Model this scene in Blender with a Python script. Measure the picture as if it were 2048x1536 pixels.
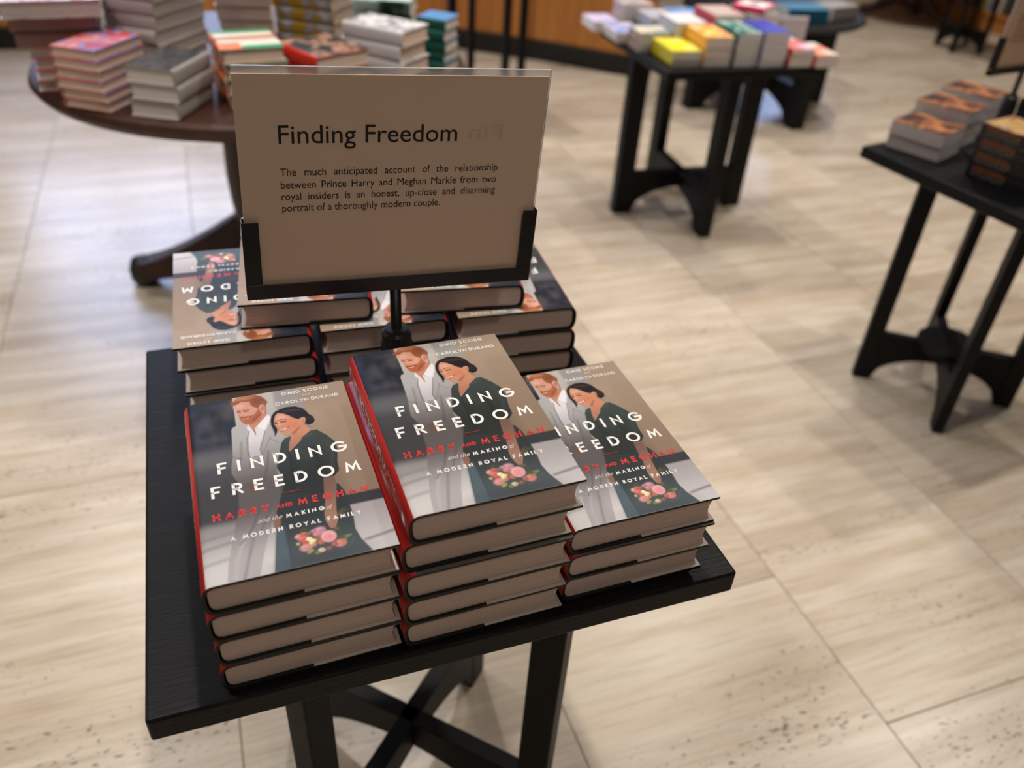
import bpy, bmesh, math, random
import numpy as np
from mathutils import Vector, Matrix

for _o in list(bpy.data.objects):
    bpy.data.objects.remove(_o, do_unlink=True)
S = bpy.context.scene
COL = S.collection
R = math.radians
random.seed(7)
Z0 = 0.735                      # height of the near table's top above the floor

# ------------------------------------------------------------------ camera
cam_d = bpy.data.cameras.new('camera')
cam = bpy.data.objects.new('camera', cam_d)
COL.objects.link(cam)
S.camera = cam
_yaw, _pit, _rol = 0.3772, 0.6289, 0.0698
_f = Vector((math.sin(_yaw) * math.cos(_pit), math.cos(_yaw) * math.cos(_pit), -math.sin(_pit)))
_r = Vector((math.cos(_yaw), -math.sin(_yaw), 0))
_u = _r.cross(_f)
_r2 = _r * math.cos(_rol) + _u * math.sin(_rol)
_u2 = -_r * math.sin(_rol) + _u * math.cos(_rol)
cam.matrix_world = Matrix(((_r2.x, _u2.x, -_f.x, 0.1255), (_r2.y, _u2.y, -_f.y, -0.4626),
                           (_r2.z, _u2.z, -_f.z, 0.6552 + Z0), (0, 0, 0, 1)))
cam_d.sensor_width = 36
cam_d.lens = 1664.3 / 2048 * 36
cam_d.clip_start = 0.02
cam_d.dof.use_dof = True
cam_d.dof.focus_distance = 0.80
cam_d.dof.aperture_fstop = 3.4

# ------------------------------------------------------------------ world, lights, exposure
S.view_settings.view_transform = 'Standard'
S.view_settings.look = 'None'
S.view_settings.gamma = 1
S.view_settings.use_curve_mapping = False
S.view_settings.exposure = 0.08
S.cycles.max_bounces = 6
S.cycles.diffuse_bounces = 3
S.cycles.glossy_bounces = 3
S.cycles.transmission_bounces = 5
W = bpy.data.worlds.new('world')
S.world = W
W.use_nodes = True
W.node_tree.nodes['Background'].inputs[0].default_value = (0.75, 0.85, 1.0, 1)
W.node_tree.nodes['Background'].inputs[1].default_value = 0.6

CEIL = 3.3


def spot(x, y, power, target=None, size=80, blend=0.6, rad=0.05, col=(1, .935, .85)):
    """a recessed ceiling downlight"""
    l = bpy.data.lights.new('ceiling_downlight', 'SPOT')
    l.energy = power
    l.spot_size = R(size)
    l.spot_blend = blend
    l.shadow_soft_size = rad
    l.color = col
    o = bpy.data.objects.new('ceiling_downlight', l)
    COL.objects.link(o)
    o.location = (x, y, CEIL - .06)
    if target:
        d = Vector(target) - o.location
        o.rotation_euler = d.to_track_quat('-Z', 'Y').to_euler()
    return o


spot(0.48, 0.56, 142, (0.46, .50, 0), 66, .7)         # over the near table, a little behind the books
spot(-1.05, 0.85, 62, (-0.9, .8, 0), 80)
spot(-0.70, 2.1, 62, (-0.6, 1.9, 0), 80)
spot(0.55, 2.05, 66, (0.5, 2.0, 0), 80)
spot(1.75, 0.95, 76, (1.6, .9, 0), 84)
spot(2.35, 2.25, 92, (2.2, 2.2, 0), 84)
spot(-0.7, 3.7, 100, (-0.3, 3.4, 0), 90)
spot(1.2, 3.5, 130, (1.3, 3.5, 0), 90)
spot(3.6, 3.3, 130, (3.5, 3.2, 0), 90)
spot(4.6, 4.6, 175, (4.7, 4.6, 0), 95)
spot(3.4, 1.2, 110, (3.2, 1.1, 0), 90)
spot(0.4, -1.6, 30, (0.6, -.8, 0), 85)
spot(-2.2, 1.4, 60, (-1.9, 1.4, 0), 90)


# ------------------------------------------------------------------ materials
def lin(c):
    c = np.array(c[:3], float) / 255
    return np.where(c <= .04045, c / 12.92, ((c + .055) / 1.055) ** 2.4)


def rgb(*c):
    return (*[float(v) for v in lin(c)], 1)


_M = {}


def mat(name, col, rough=.5, spec=.5, coat=0, metal=0, emit=None, estr=0):
    if name in _M:
        return _M[name]
    m = bpy.data.materials.new(name)
    m.use_nodes = True
    b = m.node_tree.nodes['Principled BSDF']
    b.inputs['Base Color'].default_value = rgb(*col)
    b.inputs['Roughness'].default_value = rough
    b.inputs['Specular IOR Level'].default_value = spec
    b.inputs['Coat Weight'].default_value = coat
    b.inputs['Metallic'].default_value = metal
    if emit:
        b.inputs['Emission Color'].default_value = rgb(*emit)
        b.inputs['Emission Strength'].default_value = estr
    _M[name] = m
    return m


def nodes(m):
    nt = m.node_tree
    return nt, nt.nodes['Principled BSDF'], nt.nodes.new, nt.links.new


def black_wood():
    m = mat('black_stained_oak', (17, 17, 19), .46, .22)
    nt, b, N, L = nodes(m)
    tc = N('ShaderNodeTexCoord')
    mp = N('ShaderNodeMapping')
    mp.inputs['Scale'].default_value = (34, 330, 330)
    n = N('ShaderNodeTexNoise')
    n.inputs['Scale'].default_value = 1.0
    n.inputs['Detail'].default_value = 3
    L(tc.outputs['Object'], mp.inputs[0])
    L(mp.outputs[0], n.inputs['Vector'])
    r = N('ShaderNodeValToRGB')
    r.color_ramp.elements[0].position = .56
    r.color_ramp.elements[0].color = (.0022, .0022, .0026, 1)
    r.color_ramp.elements[1].position = .70
    r.color_ramp.elements[1].color = (.0090, .0090, .0100, 1)
    L(n.outputs[0], r.inputs[0])
    L(r.outputs[0], b.inputs['Base Color'])
    bp = N('ShaderNodeBump')
    bp.inputs['Strength'].default_value = .35
    bp.inputs['Distance'].default_value = .0012
    L(n.outputs[0], bp.inputs['Height'])
    L(bp.outputs[0], b.inputs['Normal'])
    return m


def black_paint():
    return mat('black_painted_wood', (9, 9, 10), .5, .22)


def travertine():
    m = mat('travertine', (205, 190, 165), .3, .5)
    nt, b, N, L = nodes(m)
    geo = N('ShaderNodeNewGeometry')
    inf = N('ShaderNodeObjectInfo')
    off = N('ShaderNodeVectorMath'); off.operation = 'MULTIPLY_ADD'
    off.inputs[1].default_value = (1, 1, 1)
    mul = N('ShaderNodeMath'); mul.operation = 'MULTIPLY'; mul.inputs[1].default_value = 9.0
    L(inf.outputs['Random'], mul.inputs[0])
    L(geo.outputs['Position'], off.inputs[0])
    L(mul.outputs[0], off.inputs[2])

    def noise(sx, sy, det, dist=0.0):
        mp = N('ShaderNodeMapping'); mp.inputs['Scale'].default_value = (sx, sy, 1)
        n = N('ShaderNodeTexNoise'); n.inputs['Scale'].default_value = 1
        n.inputs['Detail'].default_value = det
        n.inputs['Distortion'].default_value = dist
        L(off.outputs[0], mp.inputs[0]); L(mp.outputs[0], n.inputs['Vector'])
        return n.outputs[0]

    veins = noise(1.3, 21, 6, .25)
    r = N('ShaderNodeValToRGB')
    cr = r.color_ramp
    cr.elements[0].position = .28; cr.elements[0].color = rgb(190, 174, 153)
    cr.elements[1].position = .70; cr.elements[1].color = rgb(218, 206, 190)
    e = cr.elements.new(.46); e.color = rgb(202, 187, 167)
    e = cr.elements.new(.55); e.color = rgb(208, 195, 177)
    L(veins, r.inputs[0])
    fine = noise(7, 95, 5, .2)
    rf = N('ShaderNodeValToRGB')
    rf.color_ramp.elements[0].position = .30; rf.color_ramp.elements[0].color = rgb(234, 229, 221)
    rf.color_ramp.elements[1].position = .55; rf.color_ramp.elements[1].color = (1, 1, 1, 1)
    L(fine, rf.inputs[0])
    mf = N('ShaderNodeMix'); mf.data_type = 'RGBA'; mf.blend_type = 'MULTIPLY'
    mf.inputs['Factor'].default_value = 1
    L(r.outputs[0], mf.inputs['A']); L(rf.outputs[0], mf.inputs['B'])
    # cloudy grey patches
    cl = noise(1.6, 4.2, 3)
    rc = N('ShaderNodeValToRGB')
    rc.color_ramp.elements[0].position = .30; rc.color_ramp.elements[0].color = rgb(232, 228, 225)
    rc.color_ramp.elements[1].position = .60; rc.color_ramp.elements[1].color = (1, 1, 1, 1)
    L(cl, rc.inputs[0])
    mx = N('ShaderNodeMix'); mx.data_type = 'RGBA'; mx.blend_type = 'MULTIPLY'
    mx.inputs['Factor'].default_value = 1
    L(mf.outputs['Result'], mx.inputs['A']); L(rc.outputs[0], mx.inputs['B'])
    # pits: small dark holes in rows along the veins
    pit = noise(62, 150, 3)
    row = noise(1.5, 9, 2)
    gate = N('ShaderNodeMath'); gate.operation = 'MULTIPLY_ADD'
    gate.inputs[1].default_value = .42; gate.inputs[2].default_value = 0
    L(row, gate.inputs[0])
    add = N('ShaderNodeMath'); add.operation = 'ADD'
    L(pit, add.inputs[0]); L(gate.outputs[0], add.inputs[1])
    rp = N('ShaderNodeValToRGB')
    rp.color_ramp.elements[0].position = .875; rp.color_ramp.elements[0].color = (1, 1, 1, 1)
    rp.color_ramp.elements[1].position = .955; rp.color_ramp.elements[1].color = (.26, .25, .23, 1)
    L(add.outputs[0], rp.inputs[0])
    mx2 = N('ShaderNodeMix'); mx2.data_type = 'RGBA'; mx2.blend_type = 'MULTIPLY'
    mx2.inputs['Factor'].default_value = 1
    L(mx.outputs['Result'], mx2.inputs['A']); L(rp.outputs[0], mx2.inputs['B'])
    # tone of each tile
    hv = N('ShaderNodeHueSaturation')
    mr = N('ShaderNodeMapRange')
    mr.inputs['To Min'].default_value = .955; mr.inputs['To Max'].default_value = 1.02
    L(inf.outputs['Random'], mr.inputs['Value'])
    L(mr.outputs[0], hv.inputs['Value'])
    L(mx2.outputs['Result'], hv.inputs['Color'])
    L(hv.outputs[0], b.inputs['Base Color'])
    rr = N('ShaderNodeMapRange'); rr.inputs['To Min'].default_value = .22; rr.inputs['To Max'].default_value = .36
    L(cl, rr.inputs['Value']); L(rr.outputs[0], b.inputs['Roughness'])
    bp = N('ShaderNodeBump'); bp.inputs['Strength'].default_value = .25; bp.inputs['Distance'].default_value = .001
    bp.invert = True
    L(add.outputs[0], bp.inputs['Height']); L(bp.outputs[0], b.inputs['Normal'])
    return m


def warm_wood(name, c1, c2, rough=.4):
    m = mat(name, c1, rough, .4)
    nt, b, N, L = nodes(m)
    tc = N('ShaderNodeTexCoord')
    mp = N('ShaderNodeMapping'); mp.inputs['Scale'].default_value = (26, 26, 2.2)
    n = N('ShaderNodeTexNoise'); n.inputs['Detail'].default_value = 4; n.inputs['Scale'].default_value = 1
    n.inputs['Distortion'].default_value = .6
    L(tc.outputs['Object'], mp.inputs[0]); L(mp.outputs[0], n.inputs['Vector'])
    r = N('ShaderNodeValToRGB')
    r.color_ramp.elements[0].position = .3; r.color_ramp.elements[0].color = rgb(*c1)
    r.color_ramp.elements[1].position = .7; r.color_ramp.elements[1].color = rgb(*c2)
    L(n.outputs[0], r.inputs[0]); L(r.outputs[0], b.inputs['Base Color'])
    return m


def paper_edge(name, c1, c2):
    """page block: fine lines of stacked sheets"""
    m = mat(name, c1, .85, .2)
    nt, b, N, L = nodes(m)
    tc = N('ShaderNodeTexCoord')
    mp = N('ShaderNodeMapping'); mp.inputs['Scale'].default_value = (3, 3, 1500)
    n = N('ShaderNodeTexNoise'); n.inputs['Scale'].default_value = 1; n.inputs['Detail'].default_value = 1
    L(tc.outputs['Object'], mp.inputs[0]); L(mp.outputs[0], n.inputs['Vector'])
    r = N('ShaderNodeValToRGB')
    r.color_ramp.elements[0].position = .25; r.color_ramp.elements[0].color = rgb(*c2)
    r.color_ramp.elements[1].position = .75; r.color_ramp.elements[1].color = rgb(*c1)
    L(n.outputs[0], r.inputs[0]); L(r.outputs[0], b.inputs['Base Color'])
    return m


def print_material(name, attr='paint', rough=.38, spec=.28):
    m = mat(name, (128, 128, 128), rough, spec)
    nt, b, N, L = nodes(m)
    a = N('ShaderNodeAttribute'); a.attribute_name = attr
    L(a.outputs['Color'], b.inputs['Base Color'])
    return m


M_OAK = black_wood()
M_BLK = black_paint()
M_STONE = travertine()
M_GROUT = mat('grout', (186, 172, 146), .9)
M_WALL = mat('plaster', (205, 192, 172), .9)
M_CEIL = mat('ceiling_plaster', (222, 214, 202), .9)
M_PANEL = warm_wood('cherry_panel', (176, 110, 48), (200, 132, 64))
M_DARKW = warm_wood('mahogany', (46, 24, 16), (66, 35, 22), .5)
M_PLINTH = mat('black_plinth', (14, 13, 13), .5)
M_METAL = mat('black_metal', (10, 10, 11), .38, .5)
M_PAGE = paper_edge('book_pages', (236, 212, 194), (216, 190, 172))
M_PAGEW = paper_edge('white_pages', (222, 214, 208), (200, 192, 186))
M_BOARD = mat('dark_green_board', (14, 22, 19), .55)
M_RED = mat('red_spine_paper', (200, 44, 40), .35, .4)
M_FLAP = mat('jacket_flap_paper', (214, 202, 190), .5)
M_WHITEINK = mat('white_lettering', (246, 244, 242), .4)
M_REDINK = mat('red_lettering', (214, 48, 46), .4)
M_GREYINK = mat('pale_lettering', (214, 206, 196), .4)
M_INK = mat('black_lettering', (24, 20, 18), .6)


# ------------------------------------------------------------------ mesh helpers
def mesh_obj(name, verts, faces, mats, parent=None, fm=None, smooth=False, loc=(0, 0, 0), rz=0):
    me = bpy.data.meshes.new(name)
    me.from_pydata([tuple(v) for v in verts], [], faces)
    for m in (mats if isinstance(mats, (list, tuple)) else [mats]):
        me.materials.append(m)
    if fm is not None:
        me.polygons.foreach_set('material_index', fm)
    if smooth:
        me.polygons.foreach_set('use_smooth', [True] * len(me.polygons))
    me.update()
    o = bpy.data.objects.new(name, me)
    COL.objects.link(o)
    o.location = loc
    o.rotation_euler = (0, 0, rz)
    if parent is not None:
        o.parent = parent
    return o


def share(name, src, parent=None, loc=(0, 0, 0), rz=0):
    o = bpy.data.objects.new(name, src.data)
    COL.objects.link(o)
    o.location = loc
    o.rotation_euler = (0, 0, rz)
    if parent is not None:
        o.parent = parent
    return o


def tag(o, label, cat, group=None, kind=None):
    o['label'] = label
    o['category'] = cat
    if group:
        o['group'] = group
    if kind:
        o['kind'] = kind
    return o


def thing(name, label, cat, loc=(0, 0, 0), rz=0, group=None):
    o = bpy.data.objects.new(name, None)
    o.empty_display_size = .05
    COL.objects.link(o)
    o.location = loc
    o.rotation_euler = (0, 0, rz)
    return tag(o, label, cat, group)


def bm_obj(name, bm, mats, parent=None, smooth=False, loc=(0, 0, 0), rz=0):
    me = bpy.data.meshes.new(name)
    bmesh.ops.recalc_face_normals(bm, faces=bm.faces)
    bm.to_mesh(me)
    bm.free()
    for m in (mats if isinstance(mats, (list, tuple)) else [mats]):
        me.materials.append(m)
    if smooth:
        me.polygons.foreach_set('use_smooth', [True] * len(me.polygons))
    o = bpy.data.objects.new(name, me)
    COL.objects.link(o)
    o.location = loc
    o.rotation_euler = (0, 0, rz)
    if parent is not None:
        o.parent = parent
    return o


def box_bm(x0, x1, y0, y1, z0, z1, bev=0, seg=2):
    bm = bmesh.new()
    bmesh.ops.create_cube(bm, size=1)
    for v in bm.verts:
        v.co = ((x0 + x1) / 2 + v.co.x * (x1 - x0), (y0 + y1) / 2 + v.co.y * (y1 - y0), (z0 + z1) / 2 + v.co.z * (z1 - z0))
    if bev:
        bmesh.ops.bevel(bm, geom=bm.edges[:], offset=bev, segments=seg, affect='EDGES', profile=.5)
    return bm


def extrude_poly(poly, axis_pt, thick, mats, name, parent, loc=(0, 0, 0), rz=0, bev=0.0):
    """poly in local (x,z), extruded +-thick/2 in y"""
    bm = bmesh.new()
    vs = [bm.verts.new((x, -thick / 2, z)) for x, z in poly]
    f = bm.faces.new(vs)
    r = bmesh.ops.extrude_face_region(bm, geom=[f])
    for g in r['geom']:
        if isinstance(g, bmesh.types.BMVert):
            g.co.y += thick
    bmesh.ops.recalc_face_normals(bm, faces=bm.faces)
    if bev:
        es = [e for e in bm.edges if len(e.link_faces) == 2 and e.calc_face_angle(0) > .6]
        bmesh.ops.bevel(bm, geom=es, offset=bev, segments=2, affect='EDGES', profile=.5)
    bmesh.ops.triangulate(bm, faces=[f for f in bm.faces if len(f.verts) > 4])
    return bm_obj(name, bm, mats, parent, loc=loc, rz=rz)


def lathe_bm(prof, n=48):
    bm = bmesh.new()
    rings = []
    for r, z in prof:
        if r < 1e-6:
            rings.append([bm.verts.new((0, 0, z))])
        else:
            rings.append([bm.verts.new((r * math.cos(2 * math.pi * k / n), r * math.sin(2 * math.pi * k / n), z)) for k in range(n)])
    for a, b in zip(rings, rings[1:]):
        for k in range(n):
            k2 = (k + 1) % n
            if len(a) == 1 and len(b) == 1:
                continue
            if len(a) == 1:
                bm.faces.new((a[0], b[k2], b[k]))
            elif len(b) == 1:
                bm.faces.new((a[k], a[k2], b[0]))
            else:
                bm.faces.new((a[k], a[k2], b[k2], b[k]))
    return bm


def tube_bm(pts, rad, n=10):
    bm = bmesh.new()
    pts = [Vector(p) for p in pts]
    rings = []
    for i, p in enumerate(pts):
        d = (pts[min(i + 1, len(pts) - 1)] - pts[max(i - 1, 0)]).normalized()
        a = d.orthogonal().normalized() if abs(d.z) > .9 else d.cross(Vector((0, 0, 1))).normalized()
        b = d.cross(a)
        rr = rad[i] if isinstance(rad, (list, tuple)) else rad
        rings.append([bm.verts.new(p + (a * math.cos(2 * math.pi * k / n) + b * math.sin(2 * math.pi * k / n)) * rr) for k in range(n)])
    for a, b in zip(rings, rings[1:]):
        for k in range(n):
            bm.faces.new((a[k], a[(k + 1) % n], b[(k + 1) % n], b[k]))
    bm.faces.new(rings[0]); bm.faces.new(rings[-1][::-1])
    return bm


# ------------------------------------------------------------------ text -> flat geometry
_TXT = {}


def _raw_text(body, spc, wspc, off, shear):
    key = (body, spc, wspc, off, shear)
    if key in _TXT:
        return _TXT[key]
    c = bpy.data.curves.new('t', 'FONT')
    c.body = body
    c.resolution_u = 4
    c.space_character = spc
    c.space_word = wspc
    c.offset = off
    c.shear = shear
    o = bpy.data.objects.new('t', c)
    COL.objects.link(o)
    bpy.context.view_layer.update()
    dg = bpy.context.evaluated_depsgraph_get()
    me = bpy.data.meshes.new_from_object(o.evaluated_get(dg))
    v = np.array([tuple(q.co)[:2] for q in me.vertices], float).reshape(-1, 2)
    f = [tuple(q.vertices) for q in me.polygons]
    bpy.data.meshes.remove(me)
    bpy.data.objects.remove(o)
    bpy.data.curves.remove(c)
    _TXT[key] = (v, f)
    return v, f


_CAP = None


def text_geo(body, width, cap, off=0.0, shear=0.0, mode='char', xs=1.0, mirror=False):
    """outline geometry of a line: cap height `cap`, total width `width`, reached by letter or word spacing"""
    global _CAP
    if _CAP is None:
        v, _ = _raw_text('H', 1, 1, 0, 0)
        _CAP = v[:, 1].max() - v[:, 1].min()
    k = cap / _CAP
    if width is None:
        v, f = _raw_text(body, 1, 1, off, shear)
    else:
        def wid(s):
            v, f = _raw_text(body, s if mode == 'char' else 1, s if mode == 'word' else 1, off, shear)
            return (v[:, 0].max() - v[:, 0].min()) * k * xs
        if mode == 'fit':
            v, f = _raw_text(body, 1, 1, off, shear)
            xs = width / ((v[:, 0].max() - v[:, 0].min()) * k)
        else:
            w1, w2 = wid(1.0), wid(2.0)
            s = 1 + (width - w1) / max(w2 - w1, 1e-6)
            s = max(.55, min(s, 9))
            v, f = _raw_text(body, s if mode == 'char' else 1, s if mode == 'word' else 1, off, shear)
    v = v.copy()
    v[:, 0] -= v[:, 0].min()
    v[:, 0] *= k * xs
    v[:, 1] *= k
    if width is not None:
        v[:, 0] *= width / v[:, 0].max()
    if mirror:
        v[:, 0] = v[:, 0].max() - v[:, 0]
    return v, f


class Geo:
    def __init__(self):
        self.v, self.f, self.m = [], [], []

    def add(self, v3, f, mi=0):
        n = len(self.v)
        self.v.extend([tuple(q) for q in v3])
        self.f.extend([tuple(i + n for i in q) for q in f])
        self.m.extend([mi] * len(f))

    def obj(self, name, mats, parent=None, **k):
        return mesh_obj(name, self.v, self.f, mats, parent, self.m, **k)


# ================================================================== STRUCTURE
def struct(o):
    o['kind'] = 'structure'
    return o


FX0, FX1, FY0, FY1 = -3.6, 6.9, -3.2, 7.6
floor = struct(mesh_obj('floor', [(FX0, FY0, -.02), (FX1, FY0, -.02), (FX1, FY1, -.02), (FX0, FY1, -.02),
                                  (FX0, FY0, -.006), (FX1, FY0, -.006), (FX1, FY1, -.006), (FX0, FY1, -.006)],
                        [(0, 3, 2, 1), (4, 5, 6, 7), (0, 1, 5, 4), (1, 2, 6, 5), (2, 3, 7, 6), (3, 0, 4, 7)], M_GROUT))
floor['label'] = 'pale travertine floor of large tiles with thin joints'
xs = [-.525 - .545 * k for k in range(5, 0, -1)] + [-.525, .018, .585, 1.155, 1.68] + [1.68 + .545 * k for k in range(1, 10)]
xs = [x for x in xs if FX0 - .6 < x < FX1 + .1]
TL = 1.085
_tiles = {}
ystart = {0: 0.115, 1: 0.115 + .54}
for i in range(len(xs) - 1):
    x0, x1 = xs[i], xs[i + 1]
    w = round(x1 - x0, 3)
    base = 2.285 if abs(x0 + .525) < .01 else (0.115 if abs(x0 - 1.155) < .01 else .115 + .37 * (i % 3))
    y = base - math.ceil((base - FY0) / TL) * TL
    while y < FY1:
        g = .0009
        if w not in _tiles:
            bm = box_bm(g, w - g, g, TL - g, -.012, 0, .0008, 1)
            t = bm_obj('tile', bm, M_STONE, floor, loc=(x0, y, 0))
            _tiles[w] = t
        else:
            share('tile', _tiles[w], floor, (x0, y, 0))
        y += TL

# back walls: wood panelled dado on a black plinth, windows above
DADO, PLH = .66, .115
BACK = [(-3.6, 5.28), (-.9, 5.06), (1.62, 4.83), (2.06, 4.50), (2.52, 4.07), (2.62, 4.01), (3.05, 7.60)]
wall_back = struct(mesh_obj('wall_back', *(lambda P: (
    [(x, y + .06, 0) for x, y in P] + [(x, y + .06, CEIL) for x, y in P] + [(x, y + .20, 0) for x, y in P] + [(x, y + .20, CEIL) for x, y in P],
    [(i, i + 1, i + 1 + len(P), i + len(P)) for i in range(len(P) - 1)] +
    [(i + 2 * len(P), i + 3 * len(P), i + 1 + 3 * len(P), i + 1 + 2 * len(P)) for i in range(len(P) - 1)]))(BACK), M_WALL))
wall_back['label'] = 'back wall of the shop above the wood panelled dado'
trim = struct(thing('trim_1', 'low cherry wood panelling along the back wall', 'panelling'))
base = struct(thing('baseboard_back', 'black plinth under the wood panelling', 'baseboard'))
for o in (trim, base):
    del o['category']
for i in range(len(BACK) - 1):
    a, b = Vector(BACK[i] + (0,)), Vector(BACK[i + 1] + (0,))
    d = b - a
    ang = math.atan2(d.y, d.x)
    L_ = d.length
    bm_obj('plinth_board', box_bm(0, L_, -.02, .05, 0, PLH, .003, 1), M_PLINTH, base, loc=a, rz=ang)
    n = max(1, round(L_ / .62))
    pw = L_ / n
    for k in range(n):
        p = a + d.normalized() * pw * k
        bm_obj('panel', box_bm(.004, pw - .004, -.005, .05, PLH, DADO, .004, 1), M_PANEL, trim, loc=p, rz=ang)
    bm_obj('cap_rail', box_bm(0, L_, -.03, .06, DADO, DADO + .03, .004, 1), M_PANEL, trim, loc=a, rz=ang)

M_DAY = mat('daylight_pane', (200, 220, 255), .2, .5, emit=(186, 208, 255), estr=7.0)


def window(n, a, ang, w, z0, z1, cols):
    o = struct(thing('window_%d' % n, 'daylit shop window above the wood panelling', 'window', a, ang))
    del o['category']
    t = .05
    for k in range(cols + 1):
        x = w * k / cols
        bm_obj('mullion', box_bm(x - t / 2, x + t / 2, -.05, .03, z0, z1, .004, 1), M_DARKW, o)
    for z in (z0, z1):
        bm_obj('window_rail', box_bm(-t / 2, w + t / 2, -.055, .03, z - t / 2, z + t / 2, .004, 1), M_DARKW, o)
    for k in range(cols):
        bm_obj('pane', box_bm(w * k / cols + t / 2, w * (k + 1) / cols - t / 2, 0, .008, z0 + t / 2, z1 - t / 2), M_DAY, o)
    return o


window(1, (-1.05, 5.07 + .035, 0), math.atan2(-.23, 2.52), 1.75, .78, 2.5, 3)
wall_far = struct(bm_obj('wall_far', box_bm(3.0, FX1, 7.5, 7.62, 0, CEIL), M_WALL))
window(2, (5.85, 7.47, 0), 0, .75, 1.2, 2.2, 1)
struct(bm_obj('wall_right', box_bm(FX1 - .1, FX1, FY0, FY1, 0, CEIL), M_WALL))
struct(bm_obj('wall_left', box_bm(FX0, FX0 + .1, FY0, FY1, 0, CEIL), M_WALL))
struct(bm_obj('wall_front', box_bm(FX0, FX1, FY0, FY0 + .1, 0, CEIL), M_WALL))
struct(bm_obj('ceiling', box_bm(FX0, FX1, FY0, FY1, CEIL, CEIL + .08), M_CEIL))


# ================================================================== TABLES
def xframe_table(name, label, cx, cy, rz, top_w, top_h, r, frame_rz, zs, leg_w=.046, leg_t=.03, top_t=.03, disc=0, top_c=None, gus=.028,
                 group='black cross frame display tables'):
    t = thing(name, label, 'table', (cx, cy, 0), rz, group)
    c = top_c or (0, 0)
    h = top_w / 2
    bm_obj('table_top', box_bm(c[0] - h, c[0] + h, c[1] - h, c[1] + h, top_h - top_t, top_h, .0035, 3), M_OAK, t)
    zt = top_h - top_t
    ri, ro = r - leg_w / 2, r + leg_w / 2
    arch_h = zs - .062
    for k in range(4):
        g = gus
        poly = [(ro, 0), (ro, zt), (ri - g, zt)] + [(ri - g + g * math.sin(q), zt - g * (1 - math.cos(q))) for q in
                [math.pi / 2 * j / 6 for j in range(1, 7)]] + [(ri, zs), (ri, 0)]
        poly = [(x, z) for x, z in poly]
        extrude_poly(poly, None, leg_t, M_BLK, 'leg', t, rz=frame_rz + math.pi / 2 * k, bev=.0025)
    for k in range(2):
        n = 18
        low = [(-ri + 2 * ri * j / n, arch_h * math.sqrt(max(0, 1 - (-1 + 2 * j / n) ** 2))) for j in range(n + 1)]
        hi = [(ri, zs)]
        poly = low + hi + [(-ri, zs)]
        extrude_poly(poly, None, leg_t * (.96 - .03 * k), M_BLK, 'stretcher', t, rz=frame_rz + math.pi / 2 * k, bev=.002)
    if disc:
        bm_obj('stretcher_disc', lathe_bm([(0, zs - .012), (disc - .004, zs - .012), (disc, zs - .008), (disc, zs + .008), (disc - .004, zs + .012), (0, zs + .012)]), M_BLK, t, smooth=False)
    return t


TW = .576
xframe_table('display_table', 'near black square display table carrying the couple hardbacks and card', TW / 2, TW / 2, 0, TW, Z0, .217, R(45), .178)
xframe_table('display_table', 'black square display table at right with a round disc on its stretchers', 2.017, .973, R(8.6), .546, .676, .197, R(45), .158, disc=.085)
xframe_table('display_table', 'black square display table behind with the yellow and orange paperbacks', 1.885, 2.305, R(-2), .585, .645, .245, R(-2), .165,
             leg_w=.070, leg_t=.045, top_c=(-.016, -.038), gus=.07)
xframe_table('side_table', 'slim black table whose thin legs rise behind the large card', 1.437, 3.464, R(8), .5, .70, .187, R(0), .16, leg_w=.034, leg_t=.028)
xframe_table('side_table', 'small far slim black table near the bookcase', 5.26, 4.33, R(10), .40, .74, .15, R(20), .15, leg_w=.032, leg_t=.028)

# low round black table far behind
t = thing('round_display_table', 'low round black table behind the yellow paperbacks table', 'table', (3.0, 3.47, 0))
bm_obj('table_top', lathe_bm([(0, .47), (.43, .47), (.46, .477), (.47, .487), (.46, .497), (.43, .50), (0, .50)], 64), M_BLK, t)
for k in range(4):
    extrude_poly([(.43, 0), (.43, .47), (.31, .47), (.335, .43), (.345, .36), (.345, 0)], None, .07, M_BLK, 'leg', t, rz=R(0) + math.pi / 2 * k, bev=.003)
for k in range(2):
    n = 18
    low = [(-.345 + .69 * j / n, .125 * math.sqrt(max(0, 1 - (-1 + 2 * j / n) ** 2))) for j in range(n + 1)]
    extrude_poly(low + [(.345, .20), (-.345, .20)], None, .064, M_BLK, 'stretcher', t, rz=math.pi / 2 * k, bev=.002)

# round mahogany pedestal table
RT = (.284, 1.957)
RZ = .742


def claw_leg(parent, ang, r0, r1, h, m, thick=.055, foot=.055):
    """swept pedestal leg: leaves the column, swoops down to a rounded foot"""
    n = 14
    up, lo = [], []
    for j in range(n + 1):
        q = j / n
        x = r0 + (r1 - r0) * q
        z = h * (1 - q) ** 1.35 + .085
        up.append((x, z + .02 * (1 - q)))
        lo.append((x, max(z - .11 + .03 * q, .02 + .035 * math.sin(math.pi * q))))
    poly = up + lo[::-1]
    extrude_poly(poly, None, thick, m, 'leg', parent, rz=ang, bev=.008)
    bm = lathe_bm([(0, 0), (foot * .7, 0), (foot, .02), (foot * 1.05, .05), (foot * .8, .085), (0, .1)], 20)
    bm_obj('foot', bm, M_PLINTH, parent, smooth=True, loc=(r1 * math.cos(ang), r1 * math.sin(ang), 0))


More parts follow.
